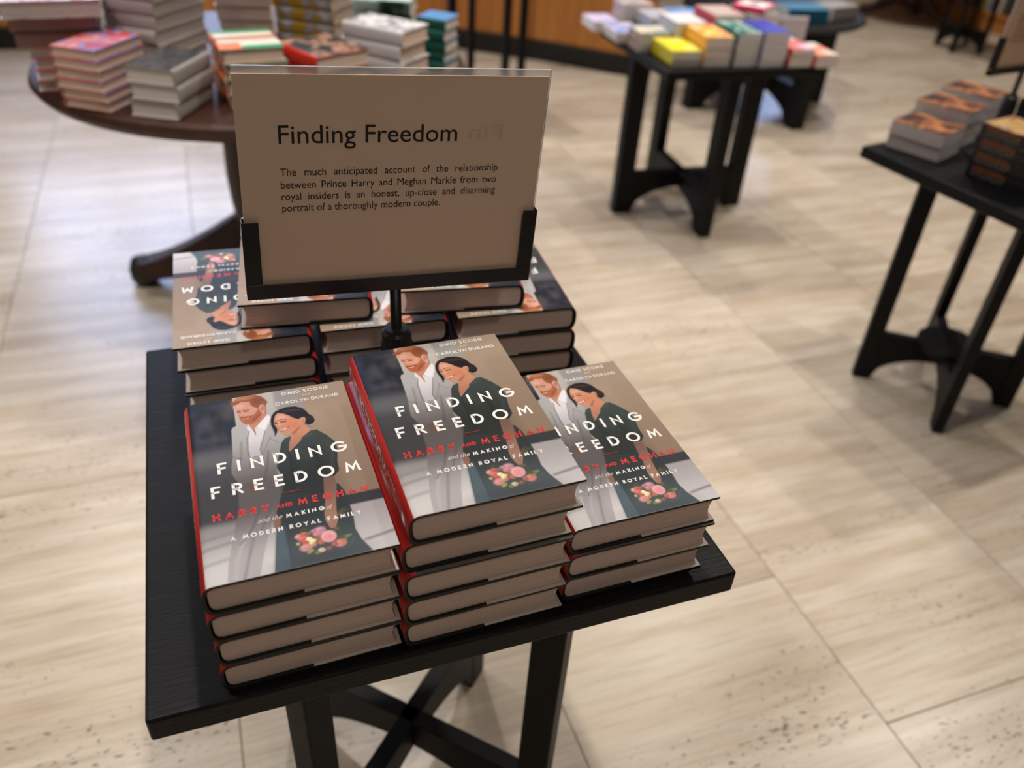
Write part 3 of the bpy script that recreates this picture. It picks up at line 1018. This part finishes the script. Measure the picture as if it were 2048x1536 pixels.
def spine_lettering():
    def put(name, items):
        g = Geo()
        for body, y_start, length, zc, cap, off in items:
            vv, f = cap_line(body, length, cap, .16) if body.isupper() else text_geo(body, length, cap, off, 0, 'fit')
            g.add([(spine_x(zc - cap / 2 + b) - .0003, y_start - a, zc - cap / 2 + b) for a, b in vv], f, 0)
        return g
    g1 = put('t', [('FINDING FREEDOM', BH - .006, .156, BT / 2 + .0005, .0150, .004)])
    g2 = put('a', [('SCOBIE', BH - .170, .026, BT / 2 + .0055, .0042, .01), ('and DURAND', BH - .170, .030, BT / 2 - .0045, .0042, .01)])
    zc = BT / 2
    g3 = Geo()
    g3.add([(spine_x(zc + b) - .0003, .022 - a, zc + b) for a, b in ((0, -.005), (.009, -.005), (.009, .005), (0, .005))], [(0, 1, 2, 3)], 0)
    return [g1.obj('spine_title', [M_WHITEINK]), g2.obj('spine_author', [M_WHITEINK]), g3.obj('spine_emblem', [M_WHITEINK])]


H_JK, H_PG, H_FL, H_FL2 = build_hero_parts()
H_PIC, H_LET, H_SPN = cover_picture(), cover_lettering(), spine_lettering()
PROTO = [H_JK, H_PG, H_FL, H_FL2, H_PIC] + H_LET + H_SPN
ORD = ['topmost'] + ['%s from top' % q for q in ('second', 'third', 'fourth', 'fifth', 'sixth', 'seventh', 'eighth', 'ninth')]


def hero_book(label, x, y, z, rz, cover=True, spine=True, group='couple hardbacks on the near table'):
    t = thing('hardback_book', label, 'book', (x, y, z), rz, group)
    j = share('jacket', H_JK, t)
    share('pages', H_PG, t)
    share('jacket_flap', H_FL, t)
    share('jacket_flap', H_FL2, t)
    if cover:
        share('cover_picture', H_PIC, j)
        for q in H_LET:
            share(q.name.split('.')[0], q, j)
    if spine:
        for q in H_SPN:
            share(q.name.split('.')[0], q, j)
    return t


rj = random.Random(5)
GAP = .0003


def hero_stack(n, x, y, a, where, jx=(0, 0), jy=.002):
    for k in range(n):
        top = k == n - 1
        dx, dy, da = (0, 0, 0) if top else (rj.uniform(*jx), rj.uniform(-jy, jy), rj.uniform(-.003, .003))
        od = 'bottom' if k == 0 else ORD[n - 1 - k]
        hero_book('hardback showing a couple, %s, %s' % (od, where), x + dx, y + dy, Z0 + .0002 + k * (BT + GAP), a + da, cover=top)


hero_stack(4, .0650, .0087, .022, 'left front stack of four', (-.0012, 0))
hero_stack(5, .2298, .0062, .0209, 'middle front stack of five', (-.0060, -.0054))
hero_stack(3, .3828, .0145, .0146, 'right front stack of three', (0, .001))


def back_corner(x, y, a):
    """book turned half round: given its front left corner (head, fore edge) -> spine tail corner and yaw"""
    c, s = math.cos(a), math.sin(a)
    return x + c * BW - s * BH, y + s * BW + c * BH, a + math.pi


def hero_back(n, x, y, a, where):
    for k in range(n):
        top = k == n - 1
        dx, dy, da = (0, 0, 0) if top else (rj.uniform(0, .004), rj.uniform(-.001, .003), rj.uniform(-.01, .01))
        X_, Y_, A_ = back_corner(x + dx, y + dy, a + da)
        od = 'bottom' if k == 0 else ORD[n - 1 - k]
        hero_book('upside-down hardback showing a couple, %s, %s' % (od, where), X_, Y_, Z0 + .0002 + k * (BT + GAP), A_, cover=top)


hero_back(3, .0483, .4092, -.0256, 'left rear stack')
hero_back(3, .2170, .4052, -.050, 'middle rear stack')
hero_back(3, .3870, .3950, -.070, 'right rear stack')
for x, y, a, lab in ((.1262, .4326, -.105, 'upside-down couple hardback lying across the left and middle rear stacks'),
                     (.3185, .4199, -.130, 'upside-down couple hardback lying across the middle and right rear stacks')):
    X_, Y_, A_ = back_corner(x, y, a)
    hero_book(lab, X_, Y_, Z0 + .0002 + 3 * (BT + GAP), A_)
for o in PROTO:
    bpy.data.objects.remove(o)


# ================================================================== CARD STANDS
M_CARD = mat('cream_card', (228, 200, 172), .75, .25)
M_ACR = bpy.data.materials.new('clear_acrylic')
M_ACR.use_nodes = True
_b = M_ACR.node_tree.nodes['Principled BSDF']
_b.inputs['Base Color'].default_value = (.95, .96, .97, 1)
_b.inputs['Roughness'].default_value = .06
_b.inputs['Transmission Weight'].default_value = .72
_b.inputs['IOR'].default_value = 1.3
CWD, CHT = .2965, .2112


def card_stand(label, x, y, z_table, zb, rz, roll, base_label=None):
    """black rod with a U-shaped channel; returns the stand. local x along the card"""
    t = thing('sign_stand', label, 'sign stand', (x, y, z_table), rz, 'black card stands')
    h = zb - z_table
    bm_obj('stand_base', lathe_bm([(0, 0), (.052, 0), (.055, .003), (.052, .006), (.0, .007)], 40), M_METAL, t)
    bm_obj('collar', lathe_bm([(0, .006), (.018, .006), (.018, .138), (.0165, .141), (.0165, .152), (.013, .155), (.013, .158), (0, .158)], 24), M_METAL, t)
    bm_obj('stem', tube_bm([(0, 0, .006), (0, 0, h - .008)], .0062, 16), M_METAL, t, smooth=True)
    ca, sa = math.cos(roll), math.sin(roll)

    def rot(o):
        o.location = (0, 0, h)
        o.rotation_euler = (0, roll, 0)
        return o
    tb = .0045
    w = CWD / 2
    fw = .015          # face width of the channel
    for nm, x0, x1, z0, z1 in (('channel_bar', -w - .003, w + .003, -.008, .0085), ('channel_upright', -w - .003, -w + fw - .002, .0085, .076), ('channel_upright', w - fw + .002, w + .003, .0085, .076)):
        bm = box_bm(x0, x1, -tb - .0012, -tb, z0, z1, .0004, 1)
        b2 = box_bm(x0, x1, tb, tb + .0012, z0, z1, .0004, 1)
        # closed outer side joins the two leaves
        if nm == 'channel_bar':
            b3 = box_bm(x0, x1, -tb, tb, z0, z0 + .0012)
        else:
            b3 = box_bm(x0, x0 + .0012, -tb, tb, z0, z1) if x0 < 0 else box_bm(x1 - .0012, x1, -tb, tb, z0, z1)
        me = bpy.data.meshes.new('q')
        for q in (b2, b3):
            q.to_mesh(me); bm.from_mesh(me); q.free()
        bpy.data.meshes.remove(me)
        rot(bm_obj(nm, bm, M_METAL, t))
    return t, h


def sign_card(label, x, y, z, rz, roll, lines):
    c = thing('sign_card', label, 'sign', (x, y, z), rz, 'cream sign cards')
    c.rotation_euler = (0, roll, rz)
    w = CWD / 2
    cd = bm_obj('card', box_bm(-w, w, -.0008, .0008, .0, CHT, .0), M_CARD, c)
    bm_obj('acrylic_sleeve', box_bm(-w + .001, w + .0025, .0012, .0036, 0, CHT + .0065, .0006, 2), M_ACR, c)
    for g, nm, m in lines():
        o = g.obj(nm, m, cd)
    return c


def near_lines():
    w = CWD / 2

    def P(vv, u0, v0):
        return [(-w + u0 * CWD + a, -.0011, v0 * CHT + b) for a, b in vv]
    g = Geo()
    vv, f = text_geo('Finding Freedom', .572 * CWD, .080 * CHT, .002, 0, 'fit')
    g.add(P(vv, .124, .706), [q for q in f])
    yield g, 'title_lettering', M_INK
    g = Geo()
    cap = .0345 * CHT
    v4, f4 = text_geo('portrait of a thoroughly modern couple.', None, cap, 0, 0)
    xsc = .528 * CWD / v4[:, 0].max()
    for body, u1, v0, vr in (('The much anticipated account of the relationship', .848, .563, -.012), ('between Prince Harry and Meghan Markle from two', .846, .504, -.012),
                             ('royal insiders is an honest, up-close and disarming', .846, .449, -.014), ('portrait of a thoroughly modern couple.', .650, .394, -.009)):
        vv, f = text_geo(body, (u1 - .123) * CWD, cap, 0, 0, 'word', xsc)
        g.add(P(vv, .123, v0 - .004), f)
    yield g, 'blurb_lettering', M_INK
    g = Geo()
    vv, f = text_geo('Fin', .118 * CWD, .066 * CHT, -.01, 0, 'fit', mirror=True)
    g.add(P(vv, .735, .716), [q[::-1] for q in f])
    yield g, 'show_through_lettering', mat('show_through_ink', (212, 185, 158), .75)


def far_lines():
    w = CWD / 2
    g = Geo()
    vv, f = text_geo('Ba', .10 * CWD, .08 * CHT, 0, 0, 'fit')
    g.add([(-w + .15 * CWD + a, -.0011, .72 * CHT + b) for a, b in vv], f)
    # blurred lines of small print that cannot be read in the photograph
    rr = random.Random(2)
    for k in range(6):
        x = .13
        while x < .88:
            L_ = rr.uniform(.03, .09)
            x1 = min(x + L_, .88)
            z = (.56 - .052 * k) * CHT
            g.add([(-w + x * CWD, -.0011, z), (-w + x1 * CWD, -.0011, z), (-w + x1 * CWD, -.0011, z + .0030), (-w + x * CWD, -.0011, z + .0030)], [(0, 1, 2, 3)])
            x = x1 + .018
    yield g, 'sign_lettering', mat('faded_lettering', (120, 100, 72), .7)


SX, SY = .2884, .3064
ZB = Z0 + .2222
card_stand('black stand holding the large card on the near table', SX, SY, Z0, ZB - .006, -.003, .0489)
sign_card('large cream card in clear sleeve titled above four lines of print', SX, SY, ZB - .004, -.003, .0489, near_lines)
card_stand('black stand holding the cut-off card at the right edge', 1.990, 1.065, .676, .676 + .222, R(13), .03)
sign_card('cream card cut off by the right edge of the picture', 1.990, 1.065, .676 + .2236, R(13), .03, far_lines)


# ================================================================== OTHER BOOKS
def cover_mat(name, cols, kind='blotch', scale=14, rough=.4):
    """procedural cover design: ground colour plus soft printed shapes"""
    if name in _M:
        return _M[name]
    m = mat(name, cols[0], rough + .08, .22)
    if len(cols) == 1:
        return m
    nt, b, N, L = nodes(m)
    tc = N('ShaderNodeTexCoord')
    r = N('ShaderNodeValToRGB')
    r.color_ramp.interpolation = 'CONSTANT' if kind != 'blotch' else 'LINEAR'
    el = r.color_ramp.elements
    while len(el) > 1:
        el.remove(el[-1])
    if kind == 'bands':
        sp = N('ShaderNodeSeparateXYZ')
        L(tc.outputs['Generated'], sp.inputs[0])
        src = sp.outputs[1]
        pos = [i / len(cols) for i in range(len(cols))]
    elif kind == 'frame':
        sp = N('ShaderNodeVectorMath'); sp.operation = 'SUBTRACT'; sp.inputs[1].default_value = (.5, .5, .5)
        ab = N('ShaderNodeVectorMath'); ab.operation = 'ABSOLUTE'
        s2 = N('ShaderNodeSeparateXYZ')
        mxn = N('ShaderNodeMath'); mxn.operation = 'MAXIMUM'
        L(tc.outputs['Generated'], sp.inputs[0]); L(sp.outputs[0], ab.inputs[0]); L(ab.outputs[0], s2.inputs[0])
        L(s2.outputs[0], mxn.inputs[0]); L(s2.outputs[1], mxn.inputs[1])
        src = mxn.outputs[0]
        pos = [0, .14, .38, .46][-len(cols):] if len(cols) < 4 else [0, .14, .34, .42]
        pos[0] = 0
    else:
        n = N('ShaderNodeTexNoise'); n.inputs['Scale'].default_value = scale; n.inputs['Detail'].default_value = 2
        L(tc.outputs['Object'], n.inputs['Vector'])
        src = n.outputs[0]
        pos = [.36 + .28 * i / max(1, len(cols) - 1) for i in range(len(cols))]
    el[0].position = pos[0]; el[0].color = rgb(*cols[0])
    for p, c in zip(pos[1:], cols[1:]):
        e = el.new(p); e.color = rgb(*c)
    L(src, r.inputs[0]); L(r.outputs[0], b.inputs['Base Color'])
    return m


_BK = {}


def plain_book(key, w, d, t, cover, spine, pages, hard, spine_side):
    """w along local x, d along local y. spine_side: 'x-','x+','y-','y+'. returns prototype parts"""
    if key in _BK:
        return _BK[key]
    th = .0022 if hard else .0006
    ins = .0035 if hard else .0004
    if spine_side[0] == 'x':
        a, b = w, d
    else:
        a, b = d, w
    # build with spine at local x=0, width a, length b, then turn
    spw = .007 if hard else .0015
    nn = 8 if hard else 3
    out = loop_profile(a, spw, 0, t, nn)
    inn = [(x + (th if 0 < i < len(out) - 1 else 0), z) for i, (x, z) in enumerate(loop_profile(a, max(spw - th * .6, .0006), th, t - th, nn))]
    n = len(out)
    V, F, Mi = [], [], []
    for y in (0, b):
        V += [(x, y, z) for x, z in out] + [(x, y, z) for x, z in inn]
    for k in range(n - 1):
        mid = (out[k][0] + out[k + 1][0]) / 2
        F.append((k, 2 * n + k, 2 * n + k + 1, k + 1)); Mi.append(1 if mid < spw else 0)
        F.append((n + k, n + k + 1, 3 * n + k + 1, 3 * n + k)); Mi.append(2)
        F.append((k, k + 1, n + k + 1, n + k)); Mi.append(1)
        F.append((2 * n + k, 3 * n + k, 3 * n + k + 1, 2 * n + k + 1)); Mi.append(1)
    for k in (0, n - 1):
        F.append((k, n + k, 3 * n + k, 2 * n + k)); Mi.append(0)
    pb = box_bm(spw * .9, a - ins, ins, b - ins, th, t - th)
    me = bpy.data.meshes.new('p'); pb.to_mesh(me); pb.free()
    PV = [tuple(v.co) for v in me.vertices]; PF = [tuple(p.vertices) for p in me.polygons]
    bpy.data.meshes.remove(me)

    def turn(v):
        x, y, z = v
        x -= a / 2; y -= b / 2
        if spine_side == 'x-': return (x, y, z)
        if spine_side == 'x+': return (-x, -y, z)
        if spine_side == 'y-': return (-y, x, z)
        return (y, -x, z)
    c = mesh_obj('cover', [turn(v) for v in V], F, [cover, spine, M_FLAP], None, Mi)
    p = mesh_obj('pages', [turn(v) for v in PV], PF, pages)
    COL.objects.unlink(c); COL.objects.unlink(p)
    _BK[key] = (c, p)
    return c, p


rb = random.Random(21)


def stack(desc, where, n, C, a_deg, w, d, t, z, cover, spine, pages=None, hard=True, side='x-', jit=.004, group=None, cat='book', name=None, corner='right'):
    """C = near corner on the table; the face seen runs from the left end to C along a_deg"""
    a = R(a_deg)
    e = Vector((math.cos(a), math.sin(a), 0)); nrm = Vector((-e.y, e.x, 0))
    ctr = Vector((C[0], C[1], 0)) + (e * (-w / 2) if corner == 'right' else e * (w / 2)) + nrm * (d / 2)
    out = []
    for k in range(n):
        cv = cover
        proto = plain_book((cover.name, spine.name, w, d, t, hard, side, (pages or M_PAGE).name), w, d, t, cover, spine, pages or M_PAGE, hard, side)
        pos = (k == 0 and 'bottom') or ORD[n - 1 - k]
        if n == 1:
            lab = '%s %s' % (desc, where)
        else:
            lab = '%s, %s, %s' % (desc, pos, where)
        b = thing(name or ('hardback_book' if hard else 'paperback_book'), lab, cat, (ctr.x + rb.uniform(-jit, jit), ctr.y + rb.uniform(-jit, jit), z + .0002 + k * (t + .0004)),
                  a + rb.uniform(-.02, .02) * (jit > 0), group or where)
        share('cover', proto[0], b)
        share('pages', proto[1], b)
        out.append(b)
    return out


def Cm(name, *cols, **k):
    return cover_mat(name, cols, **k)


GRP = 'books stacked on the round mahogany table'
zr = RZ
c_white = Cm('white_cover', (226, 222, 220))
# far left: red and white
stack('red edged hardback', 'far left pile of the round table', 4, (-.075, 1.735), 4, .150, .20, .0245, zr, Cm('red_cover', (206, 60, 62)), Cm('red_white_spine', (196, 70, 74)), M_PAGEW, side='y+', group=GRP)
stack('brownish jacketed hardback', 'under the large white book at far left', 2, (-.07, 1.725), 3, .178, .21, .032, zr + 4 * .0249, Cm('slate_cover', (74, 78, 82)), Cm('brown_spine', (150, 122, 116)), M_PAGEW, side='y-', group=GRP)
stack('large white book with red print', 'overhanging the far left pile', 1, (-.062, 1.70), 3, .205, .24, .036, zr + 4 * .0249 + 2 * .0324 + .001, Cm('white_red_cover', (232, 228, 226), (226, 220, 220), (210, 96, 104), (228, 224, 226), scale=22), Cm('white_spine', (214, 208, 206)), M_PAGEW, side='y+', group=GRP)
stack('white book', 'rear pile at far left', 7, (-.02, 2.02), 0, .20, .22, .03, zr, c_white, c_white, M_PAGEW, side='y-', group=GRP)
# red stack of six
stack('red and cream hardback', 'stack of six on the round table', 6, (-.076, 1.549), -34, .115, .165, .0214, zr, Cm('red_pink_cover', (204, 70, 66), (226, 168, 176), (208, 120, 132), (120, 150, 220), (206, 80, 72), scale=16), Cm('red_spine_plain', (200, 76, 66)), M_PAGE, side='x-', group=GRP)
stack('charcoal hardback with pale script', 'stack beside the red six', 3, (.075, 1.477), -29, .115, .165, .0348, zr, Cm('charcoal_cover', (66, 66, 70), (58, 58, 62), (96, 96, 98), (60, 60, 64), scale=40), Cm('grey_spine', (168, 162, 158)), M_PAGEW, side='x+', group=GRP)
stack('pale grey hardback', 'tall pile behind the charcoal books', 9, (.045, 1.72), -36, .135, .20, .031, zr, Cm('pale_cover', (204, 196, 194)), Cm('pale_spine', (196, 182, 182)), M_PAGEW, side='y-', group=GRP)
stack('cream paged hardback', 'tall pile left of the mustard books', 8, (.330, 1.945), -6, .140, .16, .032, zr, Cm('cream_cover', (196, 186, 178)), Cm('cream_spine', (186, 176, 168)), M_PAGE, side='y+', group=GRP)
stack('hardback with green, white and orange bands', 'pile just above the card', 4, (.318, 1.545), 8, .140, .165, .0325, zr, Cm('banded_cover', (40, 150, 96), (236, 226, 212), (226, 206, 186), (190, 130, 100), (236, 226, 212), (60, 150, 100), kind='bands'), Cm('orange_spine', (60, 50, 46), (226, 110, 56), (190, 180, 170), (70, 60, 54), scale=20), M_PAGE, side='x-', group=GRP)
_bd = [o for o in bpy.data.objects if o.get('label', '').startswith('hardback with green, white and orange bands, topmost')][0]
_cv = [c for c in _bd.children if c.name.startswith('cover')][0]
mesh_obj('orange_cover_block', [(-.069, -.081, .0327), (-.020, -.081, .0327), (-.020, -.030, .0327), (-.069, -.030, .0327)], [(0, 1, 2, 3)], Cm('orange_block', (240, 126, 62)), _cv)
stack('dark portrait hardback with glossy red spine', 'beside the banded books', 3, (.380, 1.528), 26, .150, .168, .036, zr, Cm('portrait_cover', (44, 46, 48), (60, 58, 58), (188, 140, 116), (70, 66, 62), scale=18), Cm('glossy_red_spine', (206, 50, 34), rough=.2), M_PAGE, side='x-', group=GRP, corner='left')
stack('mustard and grey hardback', 'tall rear pile', 7, (.475, 1.86), -34, .165, .13, .032, zr, Cm('grey_cover', (170, 166, 160)), Cm('mustard_spine', (186, 146, 40), (190, 150, 44), (150, 148, 150), (206, 202, 200), scale=24), M_PAGE, side='y-', group=GRP)
stack('white book with sketch cover', 'pile right on the round table', 4, (.594, 1.592), -47, .178, .118, .0352, zr, Cm('white_sketch_cover', (228, 226, 226), (226, 224, 224), (120, 122, 132), (228, 226, 226), scale=20), Cm('white_sketch_spine', (214, 210, 212)), M_PAGE, side='y-', group=GRP)
stack('small blue and green book', 'pile at the round table rim', 5, (.742, 1.735), -40, .085, .09, .026, zr, Cm('blue_cover', (96, 150, 206)), Cm('teal_spine', (28, 92, 80)), M_PAGEW, side='y-', group=GRP)
stack('pale mint book', 'behind the white books', 4, (.700, 1.93), -22, .17, .13, .034, zr, Cm('mint_cover', (196, 218, 208)), Cm('mint_spine', (188, 214, 204), (184, 212, 202), (36, 58, 50), scale=10), M_PAGEW, side='y-', group=GRP)

# ---- yellow/orange paperbacks table
zt = .645
G2 = 'paperbacks on the rear square table'
A0 = -4


def pb(desc, where, n, x, y, w, d, t, cov, sp, side='x-', a=A0, hard=False, pages=None, jit=.002):
    return stack(desc, where, n, (x, y), a, w, d, t, zt, cov, sp, pages or M_PAGEW, hard, side, jit, group=G2, corner='left')


pb('yellow paperback', 'at the front corner', 3, 1.607, 2.046, .108, .172, .0155, Cm('yellow_cover', (238, 222, 40), (232, 214, 30), (244, 236, 120), scale=30), Cm('yellow_spine', (214, 196, 24)))
pb('orange and yellow paperback', 'beside the yellow ones', 5, 1.719, 2.030, .100, .172, .0180, Cm('orange_cover', (250, 150, 60), (248, 200, 70), (250, 220, 170), (246, 130, 50), scale=18), Cm('orange_yellow_spine', (236, 168, 40)))
pb('teal paperback', 'in the middle of the front row', 6, 1.823, 2.013, .090, .172, .0172, Cm('teal_cover', (22, 104, 96), (30, 112, 104), (196, 214, 206), (24, 100, 92), scale=26), Cm('teal_dark_spine', (20, 90, 84)))
pb('violet blue paperback', 'in the front row beside the teal ones', 6, 1.917, 1.998, .096, .172, .0180, Cm('violet_cover', (72, 72, 176)), Cm('violet_spine', (60, 58, 150)))
pb('coral red paperback', 'in the front row right of the violet ones', 3, 2.022, 1.976, .090, .165, .0190, Cm('coral_cover', (228, 90, 88), (224, 120, 116), (214, 200, 222), scale=14), Cm('coral_spine', (206, 60, 60)))
pb('pink and orange paperback', 'at the right end of the front row', 2, 2.115, 1.958, .088, .165, .0200, Cm('pinkorange_cover', (236, 130, 110), (240, 150, 96), (222, 214, 206), scale=14), Cm('pinkorange_spine', (220, 120, 100)))
pb('white paperback', 'behind the orange ones', 4, 1.700, 2.212, .115, .150, .0235, Cm('white_pb_cover', (226, 222, 224)), Cm('grey_pb_spine', (176, 174, 176)))
pb('brown paperback', 'at the left edge behind the yellow ones', 4, 1.572, 2.232, .120, .100, .0150, Cm('cream_teal_cover', (220, 206, 186), (224, 212, 196), (120, 160, 160), scale=16), Cm('brown_pb_spine', (150, 122, 110)), side='x-')
pb('lilac and blue paperback', 'on the left edge', 2, 1.545, 2.345, .11, .150, .0170, Cm('lilac_cover', (206, 190, 226), (110, 140, 210), (232, 214, 220), scale=14), Cm('pale_pb_spine', (212, 204, 196)))
pb('pale lilac paperback', 'at the far left corner', 2, 1.525, 2.505, .10, .130, .0170, Cm('lilac_pale_cover', (214, 200, 232), (196, 180, 214), scale=14), Cm('pale_pb_spine2', (216, 208, 200)))
pb('grey paperback', 'in the second row from the left', 4, 1.690, 2.375, .105, .145, .0180, Cm('greyblue_cover', (186, 184, 192), (168, 170, 182), (210, 196, 192), scale=16), Cm('grey_pb_spine2', (168, 164, 170)))
pb('pinkish grey paperback', 'in the rear left corner', 4, 1.660, 2.535, .12, .12, .0210, Cm('pinkgrey_cover', (206, 190, 188), (150, 150, 156), (214, 176, 168), scale=18), Cm('pinkgrey_spine', (196, 176, 168)))
pb('cream book with crimson spine', 'behind the teal ones', 4, 1.845, 2.205, .118, .165, .0290, Cm('cream_jacket', (196, 184, 174), (204, 170, 166), scale=12), Cm('crimson_spine', (198, 78, 88)))
pb('pale blue paperback', 'at the rear edge', 3, 1.815, 2.44, .12, .10, .0240, Cm('blue_pb_cover', (90, 134, 206), (170, 186, 206), scale=10), Cm('bluegrey_spine', (180, 180, 186)))
pb('grey green paperback', 'under the pink bordered book', 4, 1.985, 2.20, .120, .165, .0290, Cm('greygreen_cover', (150, 148, 136)), Cm('greygreen_spine', (160, 156, 140)))
stack('pink bordered book turned askew', 'on the rear square table', 1, (2.032, 2.192), 38, .118, .118, .020, zt + 4 * .0294 + .001,
      Cm('pink_frame_cover', (40, 40, 44), (236, 226, 222), (240, 214, 214), (232, 70, 120), kind='frame'), Cm('pink_spine', (226, 66, 116)), M_PAGEW, False, 'x-', 0, group=G2, corner='left')

# leaflet holder behind the coral books
lh = thing('leaflet_holder', 'clear leaflet holder with a white card behind the coral paperbacks', 'card holder', (2.150, 2.170, zt + .0002), R(-14))
bm_obj('holder_base', box_bm(-.05, .05, -.022, .022, 0, .004, .001, 1), M_ACR, lh)
o = bm_obj('white_card', box_bm(-.047, .047, -.001, .001, .004, .115, .0005, 1), mat('white_card', (226, 222, 216), .35), lh)
o = bm_obj('front_sheet', box_bm(-.05, .05, -.006, -.0035, .003, .118, .0008, 1), M_ACR, lh)

# ---- right table
zt3 = .676
G3 = 'books on the right hand table'
dk = Cm('sunset_cover', (52, 52, 54), (110, 64, 48), (208, 140, 92), (86, 44, 40), scale=13)
mr = Cm('maroon_spine', (84, 24, 24))
for (lx, ly), n, tk, wh in (((1.821, 1.062), 2, .034, 'nearest the left corner of the right table'), ((1.940, 1.128), 3, .031, 'in the second stack of the right table'), ((2.105, 1.215), 3, .031, 'in the rear stack of the right table')):
    stack('sunset cover paperback', wh, n, (lx, ly), -68, .139, .118, tk, zt3, dk, mr, M_PAGEW, False, 'y+', .002, group=G3)
gold = Cm('gold_cover', (206, 160, 96), (226, 190, 130), (150, 90, 50), (236, 224, 210), scale=18)
blk = mat('black_book_spine', (22, 20, 19), .4)
bs = stack('black lettered spine book', 'near edge of the right table', 4, (1.875, .800), -76, .185, .125, .0315, zt3, gold, blk, M_PAGEW, False, 'y-', .0015, group=G3)
m_or, m_gr = mat('copper_print', (150, 84, 40), .45), mat('grey_print', (120, 112, 104), .5)
for b in bs:
    g = Geo()
    rr = random.Random(4)
    # spine lies on local y- : copper band, and a row of worn grey capitals
    x = -.078
    for k in range(9):
        wl = rr.uniform(.005, .010)
        g.add([(x, -.0633, .007), (x + wl * .35, -.0633, .007), (x + wl * .35, -.0633, .017), (x, -.0633, .017)], [(0, 1, 2, 3)], 1)
        g.add([(x, -.0633, .011 + .003 * (k % 3 - 1)), (x + wl, -.0633, .011 + .003 * (k % 3 - 1)), (x + wl, -.0633, .0135 + .003 * (k % 3 - 1)), (x, -.0633, .0135 + .003 * (k % 3 - 1))], [(0, 1, 2, 3)], 1)
        g.add([(x - .001, -.0632, .019), (x + wl, -.0632, .019), (x + wl * .8, -.0632, .0275), (x + wl * .2, -.0632, .0265)], [(0, 1, 2, 3)], 0)
        x += wl + .0022
    g.add([(-.078, -.0632, .0286), (-.005, -.0632, .0286), (-.005, -.0632, .0305), (-.078, -.0632, .0305)], [(0, 1, 2, 3)], 0)
    cv = [c for c in b.children if c.name.startswith('cover')][0]
    g.obj('spine_print', [m_or, m_gr], cv)
stack('gold and black book', 'behind the lettered black ones', 4, (2.100, .965), -76, .14, .11, .034, zt3, gold, blk, M_PAGEW, False, 'y-', .0015, group=G3)

# ---- low round table far behind
stack('teal and pale book', 'on the low round black table, left', 2, (2.86, 3.16), -10, .22, .16, .03, .50, Cm('blue_teal_cover', (40, 110, 140)), Cm('teal_far_spine', (30, 96, 124)), M_PAGEW, False, 'y-', group='books on the low round table', corner='left')
stack('grey book', 'on the low round black table, right', 2, (3.12, 3.15), 14, .20, .14, .03, .50, Cm('far_grey_cover', (150, 144, 140)), Cm('far_grey_spine', (142, 136, 132)), M_PAGEW, False, 'y-', group='books on the low round table', corner='left')

# ================================================================== BOOKCASE AT THE RIGHT
bc = thing('bookcase', 'low cherry wood bookcase against the far right wall', 'bookcase', (6.02, 4.30, 0), R(97))
# local x runs along the case towards the back, local y points away from the shop floor
LBC = 3.0
bm_obj('plinth', box_bm(0, LBC, -.28, -.01, 0, .10, .003, 1), M_PANEL, bc)
bm_obj('shelf', box_bm(0, LBC, -.28, .0, .10, .13, .002, 1), M_PANEL, bc)
bm_obj('shelf', box_bm(.02, LBC - .02, -.28, -.005, .52, .545, .002, 1), M_PANEL, bc)
bm_obj('back_panel', box_bm(0, LBC, -.30, -.28, 0, .98, .002, 1), M_PANEL, bc)
for k in range(4):
    bm_obj('upright', box_bm(LBC * k / 3 - .012, LBC * k / 3 + .012, -.28, .002, .13, .95, .002, 1), M_PANEL, bc)
bm_obj('case_top', box_bm(-.02, LBC + .02, -.30, .015, .95, .98, .003, 1), M_PANEL, bc)
shelf_cols = [((206, 190, 60), 'yellow'), ((60, 62, 66), 'charcoal'), ((150, 152, 156), 'grey'), ((196, 60, 90), 'pink'), ((214, 206, 198), 'cream'), ((70, 90, 110), 'slate blue'), ((90, 84, 70), 'olive')]
rs_ = random.Random(9)
NUMW = ['first', 'second', 'third', 'fourth', 'fifth', 'sixth', 'seventh', 'eighth', 'ninth', 'tenth', 'eleventh', 'twelfth', 'thirteenth', 'fourteenth', 'fifteenth', 'sixteenth', 'seventeenth', 'eighteenth', 'nineteenth', 'twentieth']
x = .03
ca, sa = math.cos(R(97)), math.sin(R(97))
for k in range(20):
    tk = rs_.uniform(.034, .056)
    hh = rs_.uniform(.22, .31)
    if x < LBC / 3 < x + tk + .03:
        x = LBC / 3 + .016
    c, cn = shelf_cols[[4, 2, 3, 5, 1, 2, 2, 1, 6, 4, 1, 2, 0, 5, 1, 4, 6, 2, 3, 1][k]]
    m = Cm('shelf_%s_book' % cn.replace(' ', '_'), c)
    px, py = x + tk / 2, -.12
    b = thing('shelf_book', '%s book upright in the far bookcase, %s from its near end' % (cn, NUMW[k]), 'book', (6.02 + ca * px - sa * py, 4.30 + sa * px + ca * py, .1302), R(97), 'books upright in the far bookcase')
    bm_obj('cover', box_bm(-tk / 2, tk / 2, -.07, .09, 0, hh, .003, 2), m, b)
    bm_obj('pages', box_bm(-tk / 2 + .003, tk / 2 - .003, -.075, -.06, .004, hh - .004), M_PAGEW, b)
    x += tk + .002
